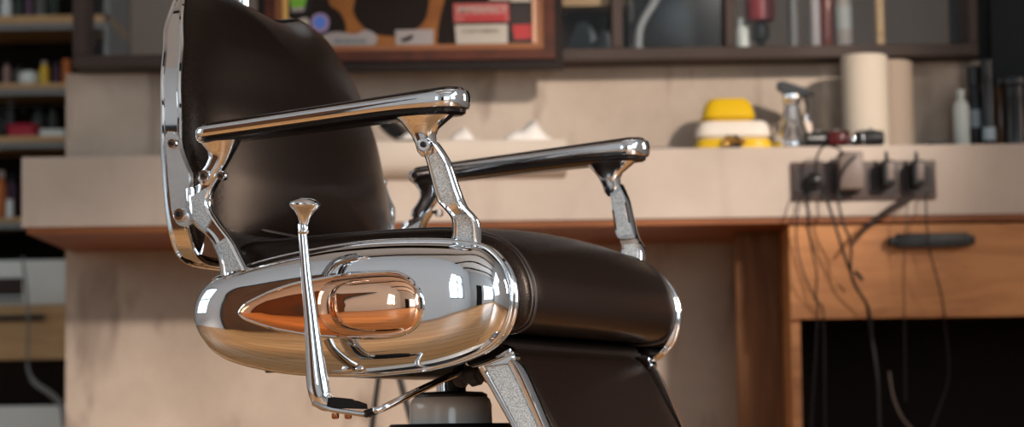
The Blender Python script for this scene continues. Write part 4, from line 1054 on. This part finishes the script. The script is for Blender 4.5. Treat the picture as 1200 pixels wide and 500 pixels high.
# ---- footrest
fr = bpy.data.objects.new('footrest', None); COL.objects.link(fr); fr.parent = CH; fr.empty_display_size = .05
fdir = Vector((.062, -.12)).normalized()          # downwards and forwards
ftop = Vector(cp(606, 410, -.215))-Vector((.012, 0))
def fp_(k, o): # along the footrest, o = outwards (front)
    nrm = Vector((-fdir.y, fdir.x)); return ftop+fdir*k+nrm*o
pr_ = [fp_(-.01, -.02), fp_(0, -.003), fp_(.015, .003), fp_(.06, .006), (fp_(.16, .008)), fp_(.25, .004), fp_(.265, -.006), fp_(.26, -.02), fp_(.12, -.022)]
po = [(v.x, v.y) for v in catmull([tuple(v) for v in pr_], 5, True)]
a_, b_ = fp_(.03, -.008), fp_(.23, -.009)
cobj('leg_pad', pill(po, tuple(a_), tuple(b_), -.197, .197, .010, 2.2, 6), 'leather', fr)
for s in (-1, 1):
    outer = cps([(556, 424), (565, 440), (580, 466), (602, 505)], -.225); inner = cps([(598, 414), (610, 428), (624, 458), (644, 505)], -.225)
    d1 = Vector(outer[-1])-Vector(outer[-2]); d2 = Vector(inner[-1])-Vector(inner[-2])
    e1 = Vector(outer[-1])+d1.normalized()*.17; e2 = Vector(inner[-1])+d2.normalized()*.17
    outer.append(tuple(e1)); inner.append(tuple(e2))
    l_ = catmull(outer, 6); r_ = catmull(inner, 6); bm = bmesh.new(); R = []
    for i in range(len(l_)):
        a, b = l_[i], r_[i]; d = b-a
        R.append([V3((a+d*f).x, s*(.222+dy*.008), (a+d*f).y) for f, dy in ((0, 0), (.04, .8), (.10, 1), (.18, .3), (.5, .2), (.74, .3), (.84, 1.), (.95, 1.), (1, .2), (1, -1), (.5, -1), (0, -1))])
    loft(bm, R); rail = cobj('side_rail', bm, 'chrome', fr, angle=60)
    bm = bmesh.new(); R = []
    for i in range(3, len(l_)-2):
        a, b = l_[i], r_[i]; d = b-a
        R.append([V3((a+d*f).x, s*(.222+dy*.008), (a+d*f).y) for f, dy in ((.20, .2), (.20, .5), (.72, .5), (.72, .2))])
    loft(bm, R); c = cobj('grained_inset', bm, 'sparkle', rail, angle=30)
    # rounded knuckle joining rail and seat
    bm = bmesh.new(); prism(bm, [tuple(v) for v in catmull(cps([(545, 424), (560, 414), (578, 404), (592, 404), (604, 414), (602, 424), (575, 428), (556, 430)], -.225), 4, True)], lambda u, v, d: V3(u, s*d, v), .212, .231, .003)
    cobj('knuckle', bm, 'chrome', fr)
q0 = fp_(.27, 0)
cobj('foot_plate', B(q0.x-.02, q0.x+.16, -.19, .19, .115, .135, .006), 'chrome', fr)
cobj('foot_plate_bracket', B(q0.x-.03, q0.x+.01, -.20, .20, .12, q0.y+.03, .004), 'chrome', fr)

# ---- pedestal
ped = cobj('pump_housing', L([(.062, .10), (.058, .20), (.0535, .33), (.0515, .395), (.0515, .402), (.0495, .409), (.046, .4125)], (.003, 0, 0), 56), 'cream_enamel')
cobj('housing_cap', L([(.0465, .411), (.046, .4155), (.040, .4185), (.02, .4195)], (.003, 0, 0), 48), 'darkcap', ped)
cobj('piston', L([(.0095, .415), (.0095, .440)], (-.006, 0, 0), 24), 'chrome')
cobj('piston_sleeve', L([(.012, .415), (.012, .440)], (.014, -.006, 0), 24), 'blackmetal')
cobj('base_collar', L([(.16, .10), (.12, .30), (.085, .368), (.076, .379), (.06, .379)], (.003, 0, 0), 48), 'blackmetal')
cobj('floor_base', L([(.30, 0), (.305, .006), (.295, .02), (.24, .045), (.18, .08), (.165, .105)], (0, 0, 0), 64), 'cream_enamel')
